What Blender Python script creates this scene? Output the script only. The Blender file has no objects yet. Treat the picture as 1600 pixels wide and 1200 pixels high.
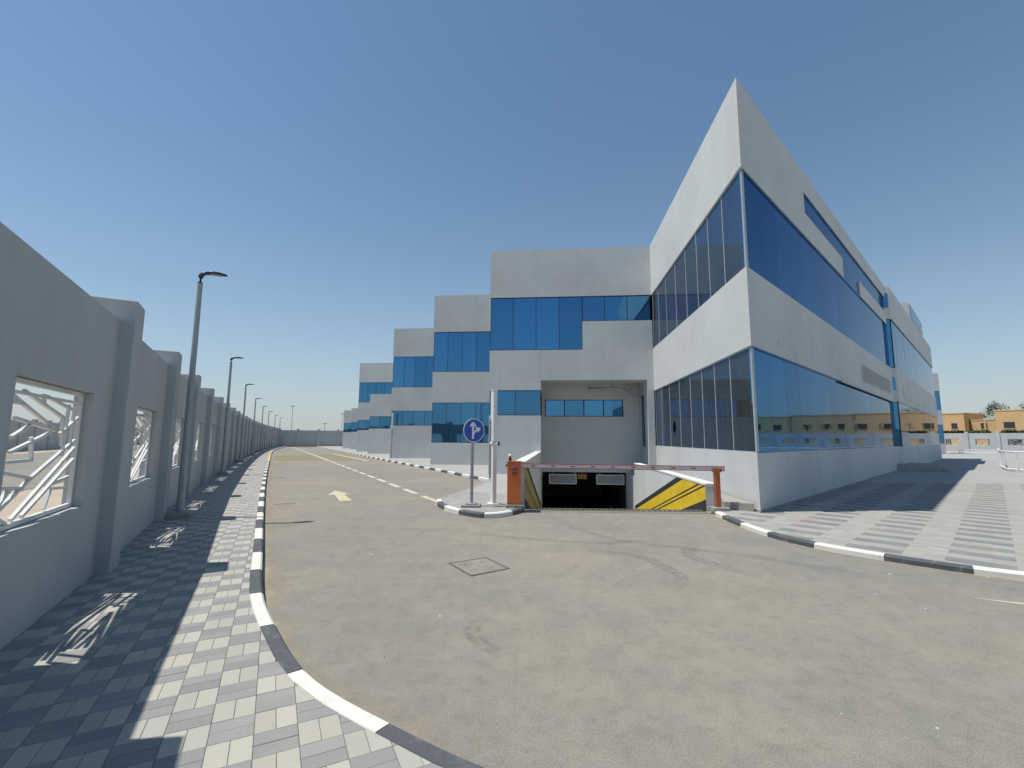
import bpy, bmesh, math, random
import numpy as np
from mathutils import Vector, Matrix
from mathutils.geometry import tessellate_polygon
random.seed(7)
rng = np.random.default_rng(7)
SC = bpy.context.scene
COL = SC.collection

# ------------------------------------------------------------------ camera, sky, sun, exposure
cd = bpy.data.cameras.new('camera'); cam = bpy.data.objects.new('camera', cd); COL.objects.link(cam)
F_PX = 714.9; PITCH = math.atan((685.5 - 600) / F_PX); ROLL = 0.0059
cd.sensor_width = 36; cd.lens = F_PX / 1600 * 36; cd.clip_start = 0.05; cd.clip_end = 5000
cam.matrix_world = Matrix.Translation((0, 0, 1.6)) @ Matrix.Rotation(math.pi / 2 + PITCH, 4, 'X') @ Matrix.Rotation(ROLL, 4, 'Z')
SC.camera = cam
SUN_DIR = Vector((-1.228, -0.125, 3.08)).normalized()          # towards the sun
SUN_EL = math.asin(SUN_DIR.z); SUN_AZ = math.atan2(SUN_DIR.x, SUN_DIR.y)
world = bpy.data.worlds.new('World'); SC.world = world; world.use_nodes = True
wn = world.node_tree.nodes; wl = world.node_tree.links
bg = wn['Background']; bg.inputs['Strength'].default_value = 0.085
sky = wn.new('ShaderNodeTexSky'); sky.sky_type = 'NISHITA'; sky.sun_disc = False
sky.sun_elevation = SUN_EL; sky.sun_rotation = SUN_AZ; sky.altitude = 0
sky.air_density = 1.0; sky.dust_density = 0.35; sky.ozone_density = 6.0
SKY_K = 0.12
bg.inputs['Strength'].default_value = SKY_K
_t = wn.new('ShaderNodeMix'); _t.data_type = 'RGBA'; _t.blend_type = 'MULTIPLY'; _t.inputs[0].default_value = 1.0
wl.new(sky.outputs[0], _t.inputs[6]); _t.inputs[7].default_value = (1.06, 1.15, 1.02, 1)
# dusty desert air: the sky pales to a grey white towards the horizon, all the way round
_g = wn.new('ShaderNodeTexCoord'); _s = wn.new('ShaderNodeSeparateXYZ'); wl.new(_g.outputs['Generated'], _s.inputs[0])
_m = wn.new('ShaderNodeMath'); _m.operation = 'MULTIPLY'; wl.new(_s.outputs['Z'], _m.inputs[0]); _m.inputs[1].default_value = -5.6
_e = wn.new('ShaderNodeMath'); _e.operation = 'EXPONENT'; wl.new(_m.outputs[0], _e.inputs[0])
_c = wn.new('ShaderNodeMath'); _c.operation = 'MULTIPLY'; _c.use_clamp = True; wl.new(_e.outputs[0], _c.inputs[0]); _c.inputs[1].default_value = 1.0
_h = wn.new('ShaderNodeMix'); _h.data_type = 'RGBA'; wl.new(_c.outputs[0], _h.inputs[0]); wl.new(_t.outputs[2], _h.inputs[6])
_h.inputs[7].default_value = (.50 / SKY_K, .525 / SKY_K, .55 / SKY_K, 1)
wl.new(_h.outputs[2], bg.inputs[0])
sd = bpy.data.lights.new('sun', 'SUN'); sd.energy = 4.7; sd.angle = math.radians(0.5); sd.color = (1.0, 0.955, 0.88)
sun = bpy.data.objects.new('sun', sd); COL.objects.link(sun)
sun.rotation_mode = 'QUATERNION'; sun.rotation_quaternion = SUN_DIR.to_track_quat('Z', 'Y'); sun.location = (-30, 0, 60)
SC.view_settings.view_transform = 'Standard'; SC.view_settings.look = 'None'
SC.view_settings.exposure = 0.0; SC.view_settings.gamma = 1.0; SC.view_settings.use_curve_mapping = False
SC.cycles.use_denoising = True
SC.cycles.max_bounces = 8; SC.cycles.diffuse_bounces = 4; SC.cycles.glossy_bounces = 4

# ------------------------------------------------------------------ materials
def mat(name):
    m = bpy.data.materials.new(name); m.use_nodes = True
    nt = m.node_tree; return m, nt, nt.nodes['Principled BSDF']
def N(nt, t, **kw):
    n = nt.nodes.new(t)
    for k, v in kw.items():
        if k in n.inputs: n.inputs[k].default_value = v
        else: setattr(n, k, v)
    return n
def rgb(c): return (c[0], c[1], c[2], 1)
def coords(nt): return N(nt, 'ShaderNodeNewGeometry').outputs['Position']
def noise(nt, vec, scale, detail=4, rough=.55):
    n = N(nt, 'ShaderNodeTexNoise', Scale=scale, Detail=detail, Roughness=rough); nt.links.new(vec, n.inputs['Vector']); return n.outputs['Fac']
def ramp(nt, fac, stops):
    r = N(nt, 'ShaderNodeValToRGB'); cr = r.color_ramp
    while len(cr.elements) < len(stops): cr.elements.new(0.5)
    for el, (p, c) in zip(cr.elements, stops): el.position = p; el.color = rgb(c)
    nt.links.new(fac, r.inputs['Fac']); return r.outputs['Color']
def mixc(nt, fac, a, b, mode='MIX'):
    x = N(nt, 'ShaderNodeMix', data_type='RGBA', blend_type=mode)
    for s, v in ((x.inputs[0], fac), (x.inputs[6], a), (x.inputs[7], b)):
        if isinstance(v, (int, float)): s.default_value = v
        elif isinstance(v, tuple): s.default_value = rgb(v)
        else: nt.links.new(v, s)
    return x.outputs[2]
def mathn(nt, op, a, b=0.0, c=None):
    x = N(nt, 'ShaderNodeMath', operation=op)
    for s, v in zip(x.inputs, (a, b, c)):
        if v is None: continue
        if isinstance(v, (int, float)): s.default_value = v
        else: nt.links.new(v, s)
    return x.outputs[0]
def bump(nt, b, h, strength, dist=.02):
    x = N(nt, 'ShaderNodeBump', Strength=strength, Distance=dist); nt.links.new(h, x.inputs['Height']); nt.links.new(x.outputs[0], b.inputs['Normal'])
def scalevec(nt, vec, s):
    x = N(nt, 'ShaderNodeMapping'); x.inputs['Scale'].default_value = s; nt.links.new(vec, x.inputs['Vector']); return x.outputs[0]

def mottled(name, c, amt=.12, scale=1.3, rough=.8, fine=60, bstr=.25, bdist=.004, streak=0):
    m, nt, b = mat(name); v = coords(nt)
    a = noise(nt, v, scale, 5); f = noise(nt, v, fine, 3)
    lo = tuple(x * (1 - amt) for x in c); hi = tuple(min(1, x * (1 + amt)) for x in c)
    col = ramp(nt, a, [(.3, lo), (.7, hi)])
    col = mixc(nt, mathn(nt, 'MULTIPLY', mathn(nt, 'SUBTRACT', .6, f), amt * 1.5), col, (.05, .05, .05))
    if streak:
        s = noise(nt, scalevec(nt, v, (3, 3, .12)), 1.6, 4)
        col = mixc(nt, mathn(nt, 'MULTIPLY', ramp(nt, s, [(.5, (0, 0, 0)), (.75, (1, 1, 1))]), streak), col, (.22, .2, .17))
    nt.links.new(col, b.inputs['Base Color']); b.inputs['Roughness'].default_value = rough
    b.inputs['Specular IOR Level'].default_value = .25
    bump(nt, b, f, bstr, bdist); return m
def plain(name, c, rough=.5, metal=0, amt=.06, fine=25):
    m, nt, b = mat(name); v = coords(nt); f = noise(nt, v, fine, 4)
    nt.links.new(ramp(nt, f, [(.3, tuple(x * (1 - amt) for x in c)), (.7, tuple(min(1, x * (1 + amt)) for x in c))]), b.inputs['Base Color'])
    b.inputs['Roughness'].default_value = rough; b.inputs['Metallic'].default_value = metal; return m

M = {}
def plaster(name, c):
    m, nt, b = mat(name); v = coords(nt)
    big = noise(nt, v, .55, 5); med = noise(nt, v, 2.6, 5, .6); fine = noise(nt, v, 38, 4, .65)
    col = ramp(nt, big, [(.3, tuple(x * .91 for x in c)), (.7, tuple(x * 1.05 for x in c))])
    s = noise(nt, scalevec(nt, v, (2.5, 2.5, .1)), 1.8, 5)
    col = mixc(nt, mathn(nt, 'MULTIPLY', ramp(nt, s, [(.52, (0, 0, 0)), (.78, (1, 1, 1))]), .26), col, tuple(x * .74 for x in c))
    nt.links.new(col, b.inputs['Base Color']); b.inputs['Roughness'].default_value = .88; b.inputs['Specular IOR Level'].default_value = .2
    h = mathn(nt, 'ADD', mathn(nt, 'MULTIPLY', med, 1.0), mathn(nt, 'MULTIPLY', fine, .12))
    bump(nt, b, h, .5, .016); return m
M['plaster'] = plaster('wall_plaster', (.575, .59, .585))
M['wall_paint'] = mottled('boundary_wall_paint', (.435, .455, .46), .07, .8, .85, 45, .25, .006, .10)
M['coping'] = mottled('white_coping_paint', (.66, .66, .64), .06, 2, .7)
M['dark_paint'] = mottled('black_wall_paint', (.035, .037, .042), .2, 2, .6)
M['yellow_paint'] = mottled('yellow_wall_paint', (.72, .50, .03), .1, 2, .55)
M['yellow_worn_shaded'] = mottled('worn_shaded_yellow_wall_paint', (.40, .30, .09), .2, 3, .7)  # worn yellow, with the left ramp wall's shade mixed into the colour
M['core'] = plain('dark_interior', (.012, .014, .018), .9)
M['garage'] = mottled('garage_concrete', (.30, .30, .29), .2, 1, .9)
M['concrete'] = mottled('raw_concrete', (.33, .32, .295), .16, 2.5, .9)
M['sand'] = mottled('sand_ground', (.42, .35, .28), .18, .25, .95, 20)
M['mortar'] = mottled('joint_sand', (.37, .355, .31), .2, 4, .95)
def kerb_paint(name, c, under, amt):
    m, nt, b = mat(name); v = coords(nt); a = noise(nt, v, 2.2, 5, .65); f = noise(nt, v, 42, 4, .75); d = noise(nt, v, 7, 5, .7)
    col = mixc(nt, a, tuple(x * .92 for x in c), tuple(min(1, x * 1.05) for x in c))
    chip = mathn(nt, 'MULTIPLY', ramp(nt, f, [(.60, (0, 0, 0)), (.64, (1, 1, 1))]), ramp(nt, d, [(.48, (0, 0, 0)), (.62, (1, 1, 1))]))
    col = mixc(nt, mathn(nt, 'MULTIPLY', chip, amt), col, under)
    col = mixc(nt, mathn(nt, 'MULTIPLY', ramp(nt, d, [(.5, (0, 0, 0)), (.8, (1, 1, 1))]), .35), col, (.36, .33, .27))
    nt.links.new(col, b.inputs['Base Color']); b.inputs['Roughness'].default_value = .75; b.inputs['Specular IOR Level'].default_value = .3; bump(nt, b, f, .35, .004); return m
M['white_kerb'] = kerb_paint('white_kerb_paint', (.68, .67, .615), (.32, .31, .28), .9)
M['dark_kerb'] = kerb_paint('black_kerb_paint', (.085, .092, .104), (.28, .27, .25), .8)
M['yellow_kerb'] = mottled('yellow_kerb_paint', (.75, .55, .08), .1, 3, .7)
M['grey_metal'] = plain('galvanised_metal', (.36, .38, .40), .45, .55)
M['dark_metal'] = plain('charcoal_lamp_metal', (.05, .055, .065), .4, .3)
M['lamp_pole'] = plain('grey_pole_paint', (.32, .345, .365), .45, .1)
M['white_metal'] = plain('white_painted_metal', (.74, .74, .72), .4)
M['grille'] = mottled('white_grille_paint', (.66, .66, .63), .1, 4, .5)
M['orange'] = mottled('orange_powder_coat', (.66, .17, .05), .06, 3, .45, 80, .1, .002)
M['orange_dark'] = mottled('orange_post_paint', (.46, .13, .05), .1, 4, .5)
M['red'] = plain('red_reflective_tape', (.42, .04, .04), .4)
M['arm'] = plain('barrier_arm_white', (.72, .60, .58), .4)
M['blue'] = plain('sign_blue', (.02, .085, .46), .35, 0, .05)
M['white'] = plain('sign_white', (.82, .83, .84), .4)
M['black'] = plain('black_plastic', (.012, .012, .014), .35)
M['purple'] = plain('purple_print', (.12, .05, .22), .5)
M['beacon'] = plain('yellow_beacon', (.75, .5, .01), .25)
M['seal'] = plain('aluminium_joint', (.50, .52, .53), .4, .2)
M['frame_dark'] = plain('dark_window_frame', (.02, .035, .06), .4, .3)
M['road_white'] = mottled('worn_white_road_paint', (.56, .54, .46), .14, 4, .8, 30)
M['road_cream'] = mottled('worn_cream_road_paint', (.53, .47, .32), .14, 4, .8, 30)
M['villa'] = mottled('orange_villa_render', (.58, .385, .20), .07, .5, .9)
M['villa2'] = mottled('ochre_villa_render', (.54, .38, .20), .07, .5, .9)
M['villa_glass'] = plain('villa_window_glass', (.03, .04, .05), .35)
M['mesh_panel'] = mottled('grey_mesh_panel', (.34, .36, .37), .1, 8, .7)
M['bark'] = mottled('tree_bark', (.10, .075, .05), .2, 5, .9)
M['rust'] = mottled('dusty_iron', (.245, .23, .195), .2, 6, .8)
M['iron'] = mottled('dark_iron', (.085, .08, .07), .2, 6, .7)

def glass(name, tint, dust):
    m, nt, b = mat(name); v = coords(nt); oi = N(nt, 'ShaderNodeObjectInfo')
    nt.links.new(mixc(nt, oi.outputs['Random'], tuple(x * .86 for x in tint), tuple(x * 1.12 for x in tint)), b.inputs['Base Color']); b.inputs['Metallic'].default_value = 1.0; b.inputs['Roughness'].default_value = .025; b.inputs['Specular Tint'].default_value = (.55, .58, .64, 1)
    ad = N(nt, 'ShaderNodeVectorMath', operation='ADD'); nt.links.new(v, ad.inputs[0])
    sc_ = N(nt, 'ShaderNodeVectorMath', operation='SCALE'); sc_.inputs[3].default_value = 90.0
    cx = N(nt, 'ShaderNodeCombineXYZ'); nt.links.new(oi.outputs['Random'], cx.inputs[0]); nt.links.new(oi.outputs['Random'], cx.inputs[1])
    nt.links.new(cx.outputs[0], sc_.inputs[0]); nt.links.new(sc_.outputs[0], ad.inputs[1])
    bump(nt, b, noise(nt, ad.outputs[0], .9, 2, .4), .07, .05)
    d = N(nt, 'ShaderNodeBsdfDiffuse'); d.inputs['Color'].default_value = rgb((.30, .34, .345))
    mx = N(nt, 'ShaderNodeMixShader')
    st = noise(nt, scalevec(nt, v, (5, 5, .5)), 1.5, 6, .65); pt = noise(nt, v, .8, 4)
    f = mathn(nt, 'MULTIPLY', mathn(nt, 'MULTIPLY', mathn(nt, 'ADD', st, pt), 1.0), dust)
    nt.links.new(f, mx.inputs[0]); nt.links.new(b.outputs[0], mx.inputs[1]); nt.links.new(d.outputs[0], mx.inputs[2])
    nt.links.new(mx.outputs[0], nt.nodes['Material Output'].inputs['Surface']); return m
M['glass'] = glass('blue_reflective_glass', (.075, .235, .43), .03)
M['glass_dusty'] = glass('dusty_reflective_glass', (.10, .22, .36), .12)

def asphalt():
    m, nt, b = mat('dusty_asphalt'); v = coords(nt)
    n1 = noise(nt, v, .22, 6, .6); n2 = noise(nt, v, 1.1, 6, .65); n3 = noise(nt, v, 9, 5, .7); g = noise(nt, v, 170, 2, .7)
    base = ramp(nt, n1, [(.36, (.222, .220, .202)), (.5, (.258, .244, .210)), (.64, (.315, .278, .215))])
    dust = ramp(nt, n2, [(.38, (0, 0, 0)), (.70, (1, 1, 1))])
    col = mixc(nt, mathn(nt, 'MULTIPLY', dust, .42), base, (.335, .30, .235))
    dk = ramp(nt, n3, [(.32, (1, 1, 1)), (.52, (0, 0, 0))])
    col = mixc(nt, mathn(nt, 'MULTIPLY', dk, .24), col, (.11, .104, .09))
    n5 = noise(nt, v, 3.6, 7, .72)
    col = mixc(nt, mathn(nt, 'MULTIPLY', ramp(nt, n5, [(.34, (1, 1, 1)), (.52, (0, 0, 0))]), .22), col, (.165, .155, .13))
    col = mixc(nt, mathn(nt, 'MULTIPLY', ramp(nt, n5, [(.5, (0, 0, 0)), (.7, (1, 1, 1))]), .22), col, (.37, .34, .275))
    n4 = noise(nt, v, 60, 4, .8)
    col = mixc(nt, mathn(nt, 'MULTIPLY', ramp(nt, n4, [(.34, (1, 1, 1)), (.5, (0, 0, 0))]), .34), col, (.10, .096, .085))
    col = mixc(nt, mathn(nt, 'MULTIPLY', ramp(nt, n4, [(.55, (0, 0, 0)), (.68, (1, 1, 1))]), .22), col, (.36, .32, .25))
    gr = ramp(nt, g, [(.34, (.5, .5, .5)), (.5, (1, 1, 1)), (.62, (1.25, 1.25, 1.25))])
    col = mixc(nt, .9, col, gr, 'MULTIPLY')
    vo = N(nt, 'ShaderNodeTexVoronoi', Scale=16.0); nt.links.new(v, vo.inputs['Vector'])
    sp = ramp(nt, vo.outputs['Distance'], [(.02, (1, 1, 1)), (.07, (0, 0, 0))])
    spm = mathn(nt, 'MULTIPLY', sp, ramp(nt, n3, [(.52, (0, 0, 0)), (.6, (1, 1, 1))]))
    col = mixc(nt, mathn(nt, 'MULTIPLY', spm, .5), col, (.5, .46, .38))
    wv = noise(nt, scalevec(nt, v, (.35, 1.4, 1)), .8, 4, .6)
    col = mixc(nt, mathn(nt, 'MULTIPLY', ramp(nt, wv, [(.5, (0, 0, 0)), (.7, (1, 1, 1))]), .22), col, (.165, .162, .15))
    nt.links.new(col, b.inputs['Base Color']); b.inputs['Roughness'].default_value = .92; b.inputs['Specular IOR Level'].default_value = .2
    h = mathn(nt, 'ADD', g, mathn(nt, 'MULTIPLY', n3, .7)); bump(nt, b, h, .55, .006); return m
M['asphalt'] = asphalt()

def paver(name, c):
    m, nt, b = mat(name); v = coords(nt); oi = N(nt, 'ShaderNodeObjectInfo'); at = N(nt, 'ShaderNodeAttribute', attribute_name='rnd')
    r = mathn(nt, 'ADD', oi.outputs['Random'], at.outputs['Fac']); r = mathn(nt, 'FRACT', r)
    col = mixc(nt, r, tuple(x * .90 for x in c), tuple(x * 1.08 for x in c))
    f = noise(nt, v, 90, 3, .7); s = noise(nt, v, 1.2, 5, .6)
    col = mixc(nt, mathn(nt, 'MULTIPLY', ramp(nt, f, [(.32, (1, 1, 1)), (.52, (0, 0, 0))]), .22), col, tuple(x * .5 for x in c))
    col = mixc(nt, mathn(nt, 'MULTIPLY', ramp(nt, s, [(.48, (0, 0, 0)), (.75, (1, 1, 1))]), .3), col, (.46, .42, .34))
    nt.links.new(col, b.inputs['Base Color']); b.inputs['Roughness'].default_value = .9; b.inputs['Specular IOR Level'].default_value = .2
    bump(nt, b, f, .4, .003); return m
M['paver_light'] = paver('light_concrete_paver', (.405, .395, .345))
M['paver_dark'] = paver('grey_concrete_paver', (.265, .265, .262))
M['paver_band'] = paver('dark_band_paver', (.215, .218, .218))
M['paver_mid'] = paver('pale_grey_paver', (.34, .333, .302))

def far_paving():
    m, nt, b = mat('far_paving'); v = coords(nt)
    a = noise(nt, v, .35, 5); f = noise(nt, v, 14, 4, .7)
    col = ramp(nt, a, [(.3, (.315, .315, .30)), (.7, (.365, .36, .34))])
    col = mixc(nt, mathn(nt, 'MULTIPLY', f, .18), col, (.3, .3, .29))
    nt.links.new(col, b.inputs['Base Color']); b.inputs['Roughness'].default_value = .9; bump(nt, b, f, .2, .004); return m
M['far_paving'] = far_paving()

def skid():
    m, nt, b = mat('rubber_skid_mark'); v = coords(nt)
    b.inputs['Base Color'].default_value = rgb((.045, .043, .04)); b.inputs['Roughness'].default_value = .9
    n = noise(nt, v, 14, 5, .7); uv = N(nt, 'ShaderNodeAttribute', attribute_name='edge')
    f = mathn(nt, 'MULTIPLY', ramp(nt, n, [(.36, (0, 0, 0)), (.62, (1, 1, 1))]), uv.outputs['Fac'])
    nt.links.new(mathn(nt, 'MULTIPLY', f, .26), b.inputs['Alpha']); return m
M['skid'] = skid()
def drift():
    m, nt, b = mat('blown_sand'); v = coords(nt); b.inputs['Base Color'].default_value = rgb((.40, .34, .25)); b.inputs['Roughness'].default_value = .95
    n = noise(nt, v, 3.5, 6, .75); e = N(nt, 'ShaderNodeAttribute', attribute_name='edge')
    nt.links.new(mathn(nt, 'MULTIPLY', ramp(nt, mathn(nt, 'ADD', n, mathn(nt, 'MULTIPLY', mathn(nt, 'SUBTRACT', e.outputs['Fac'], .5), .45)), [(.45, (0, 0, 0)), (.75, (1, 1, 1))]), .7), b.inputs['Alpha']); return m
M['drift'] = drift()
def leaf(name, c):
    m, nt, b = mat(name); v = coords(nt)
    nt.links.new(ramp(nt, noise(nt, v, 1.5, 4), [(.3, tuple(x * .6 for x in c)), (.7, tuple(x * 1.3 for x in c))]), b.inputs['Base Color'])
    b.inputs['Roughness'].default_value = .6; return m
M['leaf'] = leaf('olive_leaves', (.06, .085, .035)); M['hedge'] = leaf('hedge_leaves', (.08, .11, .03))

# ------------------------------------------------------------------ helpers
def link(o, parent=None):
    COL.objects.link(o)
    if parent is not None: o.parent = parent
    return o
class MB:
    def __init__(s): s.v = []; s.f = []; s.mi = []
    def add(s, vs, fs, mi=0):
        k = len(s.v); s.v += [tuple(map(float, q)) for q in vs]; s.f += [tuple(i + k for i in f) for f in fs]; s.mi += [mi] * len(fs)
    def hexa(s, b, t, mi=0):       # bottom 4 (ccw), top 4
        s.add(list(b) + list(t), [(3, 2, 1, 0), (4, 5, 6, 7), (0, 1, 5, 4), (1, 2, 6, 5), (2, 3, 7, 6), (3, 0, 4, 7)], mi)
    def box(s, x0, x1, y0, y1, z0, z1, mi=0):
        s.hexa([(x0, y0, z0), (x1, y0, z0), (x1, y1, z0), (x0, y1, z0)], [(x0, y0, z1), (x1, y0, z1), (x1, y1, z1), (x0, y1, z1)], mi)
    def prism(s, poly, z0, z1, mi=0):
        n = len(poly); a = sum(poly[i][0] * poly[(i + 1) % n][1] - poly[(i + 1) % n][0] * poly[i][1] for i in range(n))
        if a < 0: poly = poly[::-1]
        k = [(q[0], q[1], z0) for q in poly] + [(q[0], q[1], z1) for q in poly]
        tri = tessellate_polygon([[Vector((q[0], q[1], 0)) for q in poly]])
        f = []
        for t in tri:
            ar = (poly[t[1]][0] - poly[t[0]][0]) * (poly[t[2]][1] - poly[t[0]][1]) - (poly[t[2]][0] - poly[t[0]][0]) * (poly[t[1]][1] - poly[t[0]][1])
            t = t if ar > 0 else t[::-1]
            f.append(tuple(i + n for i in t)); f.append(tuple(t[::-1]))
        f += [(i, (i + 1) % n, n + (i + 1) % n, n + i) for i in range(n)]
        s.add(k, f, mi)
    def tube(s, path, r, n=10, mi=0, cap=True, flat=1.0):
        path = [Vector(q) for q in path]; rs = r if isinstance(r, (list, tuple)) else [r] * len(path)
        up = Vector((0, 0, 1)); vs = []
        for i, q in enumerate(path):
            t = (path[min(i + 1, len(path) - 1)] - path[max(i - 1, 0)]).normalized()
            a = up.cross(t) if abs(t.z) < .95 else Vector((1, 0, 0)).cross(t) if i == 0 or abs(t.z) > .999 else up.cross(t)
            a.normalize(); b = t.cross(a)
            for k in range(n):
                w = 2 * math.pi * k / n; vs.append(q + a * math.cos(w) * rs[i] + b * math.sin(w) * rs[i] * flat)
        f = []
        for i in range(len(path) - 1):
            for k in range(n):
                f.append((i * n + k, i * n + (k + 1) % n, (i + 1) * n + (k + 1) % n, (i + 1) * n + k))
        if cap: f += [tuple(range(n))[::-1], tuple(range((len(path) - 1) * n, len(path) * n))]
        s.add(vs, f, mi)
    def bar(s, a, b, w, h, nrm, mi=0):       # rectangular bar from a to b; w in-plane, h along nrm
        a = Vector(a); b = Vector(b); t = (b - a).normalized(); nrm = Vector(nrm).normalized(); q = nrm.cross(t).normalized() * w / 2; n = nrm * h / 2
        s.hexa([a - q - n, a + q - n, a + q + n, a - q + n], [b - q - n, b + q - n, b + q + n, b - q + n], mi)
    def mesh(s, name, mats):
        me = bpy.data.meshes.new(name); me.from_pydata(s.v, [], s.f)
        for m in (mats if isinstance(mats, (list, tuple)) else [mats]): me.materials.append(m)
        if any(s.mi): me.polygons.foreach_set('material_index', s.mi)
        me.validate(); me.update(); return me
    def build(s, name, mats, parent=None, smooth=False, bevel=0, recalc=True):
        me = s.mesh(name, mats)
        if recalc:
            bm = bmesh.new(); bm.from_mesh(me); bmesh.ops.recalc_face_normals(bm, faces=bm.faces); bm.to_mesh(me); bm.free()
        if smooth:
            me.polygons.foreach_set('use_smooth', [True] * len(me.polygons)); me.set_sharp_from_angle(angle=math.radians(40))
        o = link(bpy.data.objects.new(name, me), parent)
        if bevel:
            bv = o.modifiers.new('edge', 'BEVEL'); bv.width = bevel; bv.segments = 2; bv.limit_method = 'ANGLE'
        return o
def tag(o, label=None, cat=None, group=None, kind=None):
    if label: o['label'] = label
    if cat: o['category'] = cat
    if group: o['group'] = group
    if kind: o['kind'] = kind
    return o
def thing(name, label, cat, loc=(0, 0, 0), group=None):
    o = bpy.data.objects.new(name, None); COL.objects.link(o); o.location = loc; o.empty_display_size = .2
    tag(o, label, cat, group); return o
def copy_tree(o, parent=None):
    c = o.copy(); COL.objects.link(c)
    if parent is not None: c.parent = parent
    for ch in list(o.children): copy_tree(ch, c)
    return c
def V2(x, y): return np.array([x, y], float)

# the frame of the lane: s along the boundary wall, t to the right of it
RA = math.radians(27.3); EV = V2(-math.sin(RA), math.cos(RA)); PV = V2(math.cos(RA), math.sin(RA))
def ST(s, t): return EV * s + PV * t
class Frame:                                   # x along a, depth inwards along d, height z
    def __init__(s, o, a, inward): s.o = np.array(o, float); s.a = np.array(a, float); s.d = np.array(inward, float)
    def p(s, x, dep): return tuple(s.o + s.a * x + s.d * dep)
    def P(s, x, dep, z): q = s.o + s.a * x + s.d * dep; return (q[0], q[1], z)
    def poly(s, pts): return [s.p(*q) for q in pts]
    def box(s, mb, x0, x1, d0, d1, z0, z1, mi=0): mb.prism([s.p(x0, d0), s.p(x1, d0), s.p(x1, d1), s.p(x0, d1)], z0, z1, mi)
def catmull(pts, step=.15):
    pts = [np.array(q, float) for q in pts]; out = []
    for i in range(len(pts) - 1):
        p0 = pts[max(i - 1, 0)]; p1 = pts[i]; p2 = pts[i + 1]; p3 = pts[min(i + 2, len(pts) - 1)]
        L = np.linalg.norm(p2 - p1); n = max(2, int(L / step))
        m1 = (p2 - p0) * L / (np.linalg.norm(p1 - p0) + L if i else L); m2 = (p3 - p1) * L / (np.linalg.norm(p3 - p2) + L if i + 2 < len(pts) else L)
        for k in range(n):
            t = k / n; out.append((2 * t**3 - 3 * t**2 + 1) * p1 + (t**3 - 2 * t**2 + t) * m1 + (-2 * t**3 + 3 * t**2) * p2 + (t**3 - t**2) * m2)
    out.append(pts[-1]); return np.array(out)
class Path:
    def __init__(s, pts): s.q = np.array(pts); s.L = np.concatenate([[0], np.cumsum(np.linalg.norm(np.diff(s.q, axis=0), axis=1))])
    def at(s, l): return V2(np.interp(l, s.L, s.q[:, 0]), np.interp(l, s.L, s.q[:, 1]))
    def tan(s, l): t = s.at(min(l + .06, s.L[-1])) - s.at(max(l - .06, 0)); return t / np.linalg.norm(t)
    def near(s, p): return s.L[np.argmin(np.linalg.norm(s.q - np.array(p), axis=1))]
    def offset(s, d, step=.4):
        ls = np.append(np.arange(0, s.L[-1], step), s.L[-1]); return [s.at(l) + V2(-s.tan(l)[1], s.tan(l)[0]) * d for l in ls]

# ------------------------------------------------------------------ plan of the building, ramp
PHI = .0855; DV = V2(math.sin(PHI), math.cos(PHI)); XV = V2(DV[1], -DV[0])        # depth into the stepped blocks, along their fronts
CW = V2(5.2595, 9.9); LW = 9.567; IW = CW + DV * LW; BW = 7.104; B2 = IW - XV * BW
PSI = .8093; RV = V2(math.sin(PSI), math.cos(PSI)); RNV = V2(RV[1], -RV[0])     # along the long side, outward from it
ZT, ZG1, ZG2, ZM, ZG3 = 10.137, 7.90, 5.49, 3.68, 1.32
FB = Frame(B2, XV, DV)                                                           # front of the block over the ramp
LIP_L = V2(.30, 10.72); LIP_R = V2(4.40, 10.58)
RMP_L = np.array(FB.p(2.27, 0)); RMP_R = np.array(FB.p(6.18, 0))
END_L = np.array(FB.p(2.27, 2.0)); END_R = np.array(FB.p(6.18, 2.0))
Z_FLOOR = -2.75

# ------------------------------------------------------------------ ground with the ramp trench cut out
def sheet(name, outer, holes, z, m, parent=None, kind='structure'):
    loops = [[Vector((q[0], q[1], 0)) for q in l] for l in [outer] + holes]
    flat = [q for l in loops for q in l]; tri = tessellate_polygon(loops)
    fs = []
    for t in tri:
        a, b, c = (flat[i] for i in t); ar = (b.x - a.x) * (c.y - a.y) - (c.x - a.x) * (b.y - a.y)
        if abs(ar) > 1e-9: fs.append(t if ar > 0 else t[::-1])
    me = bpy.data.meshes.new(name); me.from_pydata([(q.x, q.y, z) for q in flat], [], fs); me.materials.append(m); me.update()
    o = link(bpy.data.objects.new(name, me), parent)
    if parent is None and kind: o['kind'] = kind
    return o
hole = [tuple(LIP_L), tuple(LIP_R), tuple(RMP_R), tuple(END_R), FB.p(6.6, 2.0), FB.p(6.6, 16), FB.p(1.7, 16), FB.p(1.7, 2.0), tuple(END_L), tuple(RMP_L)]
sheet('ground', [(-1500, -600), (1500, -600), (1500, 2500), (-1500, 2500)], [hole], -.012, M['sand'])

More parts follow.
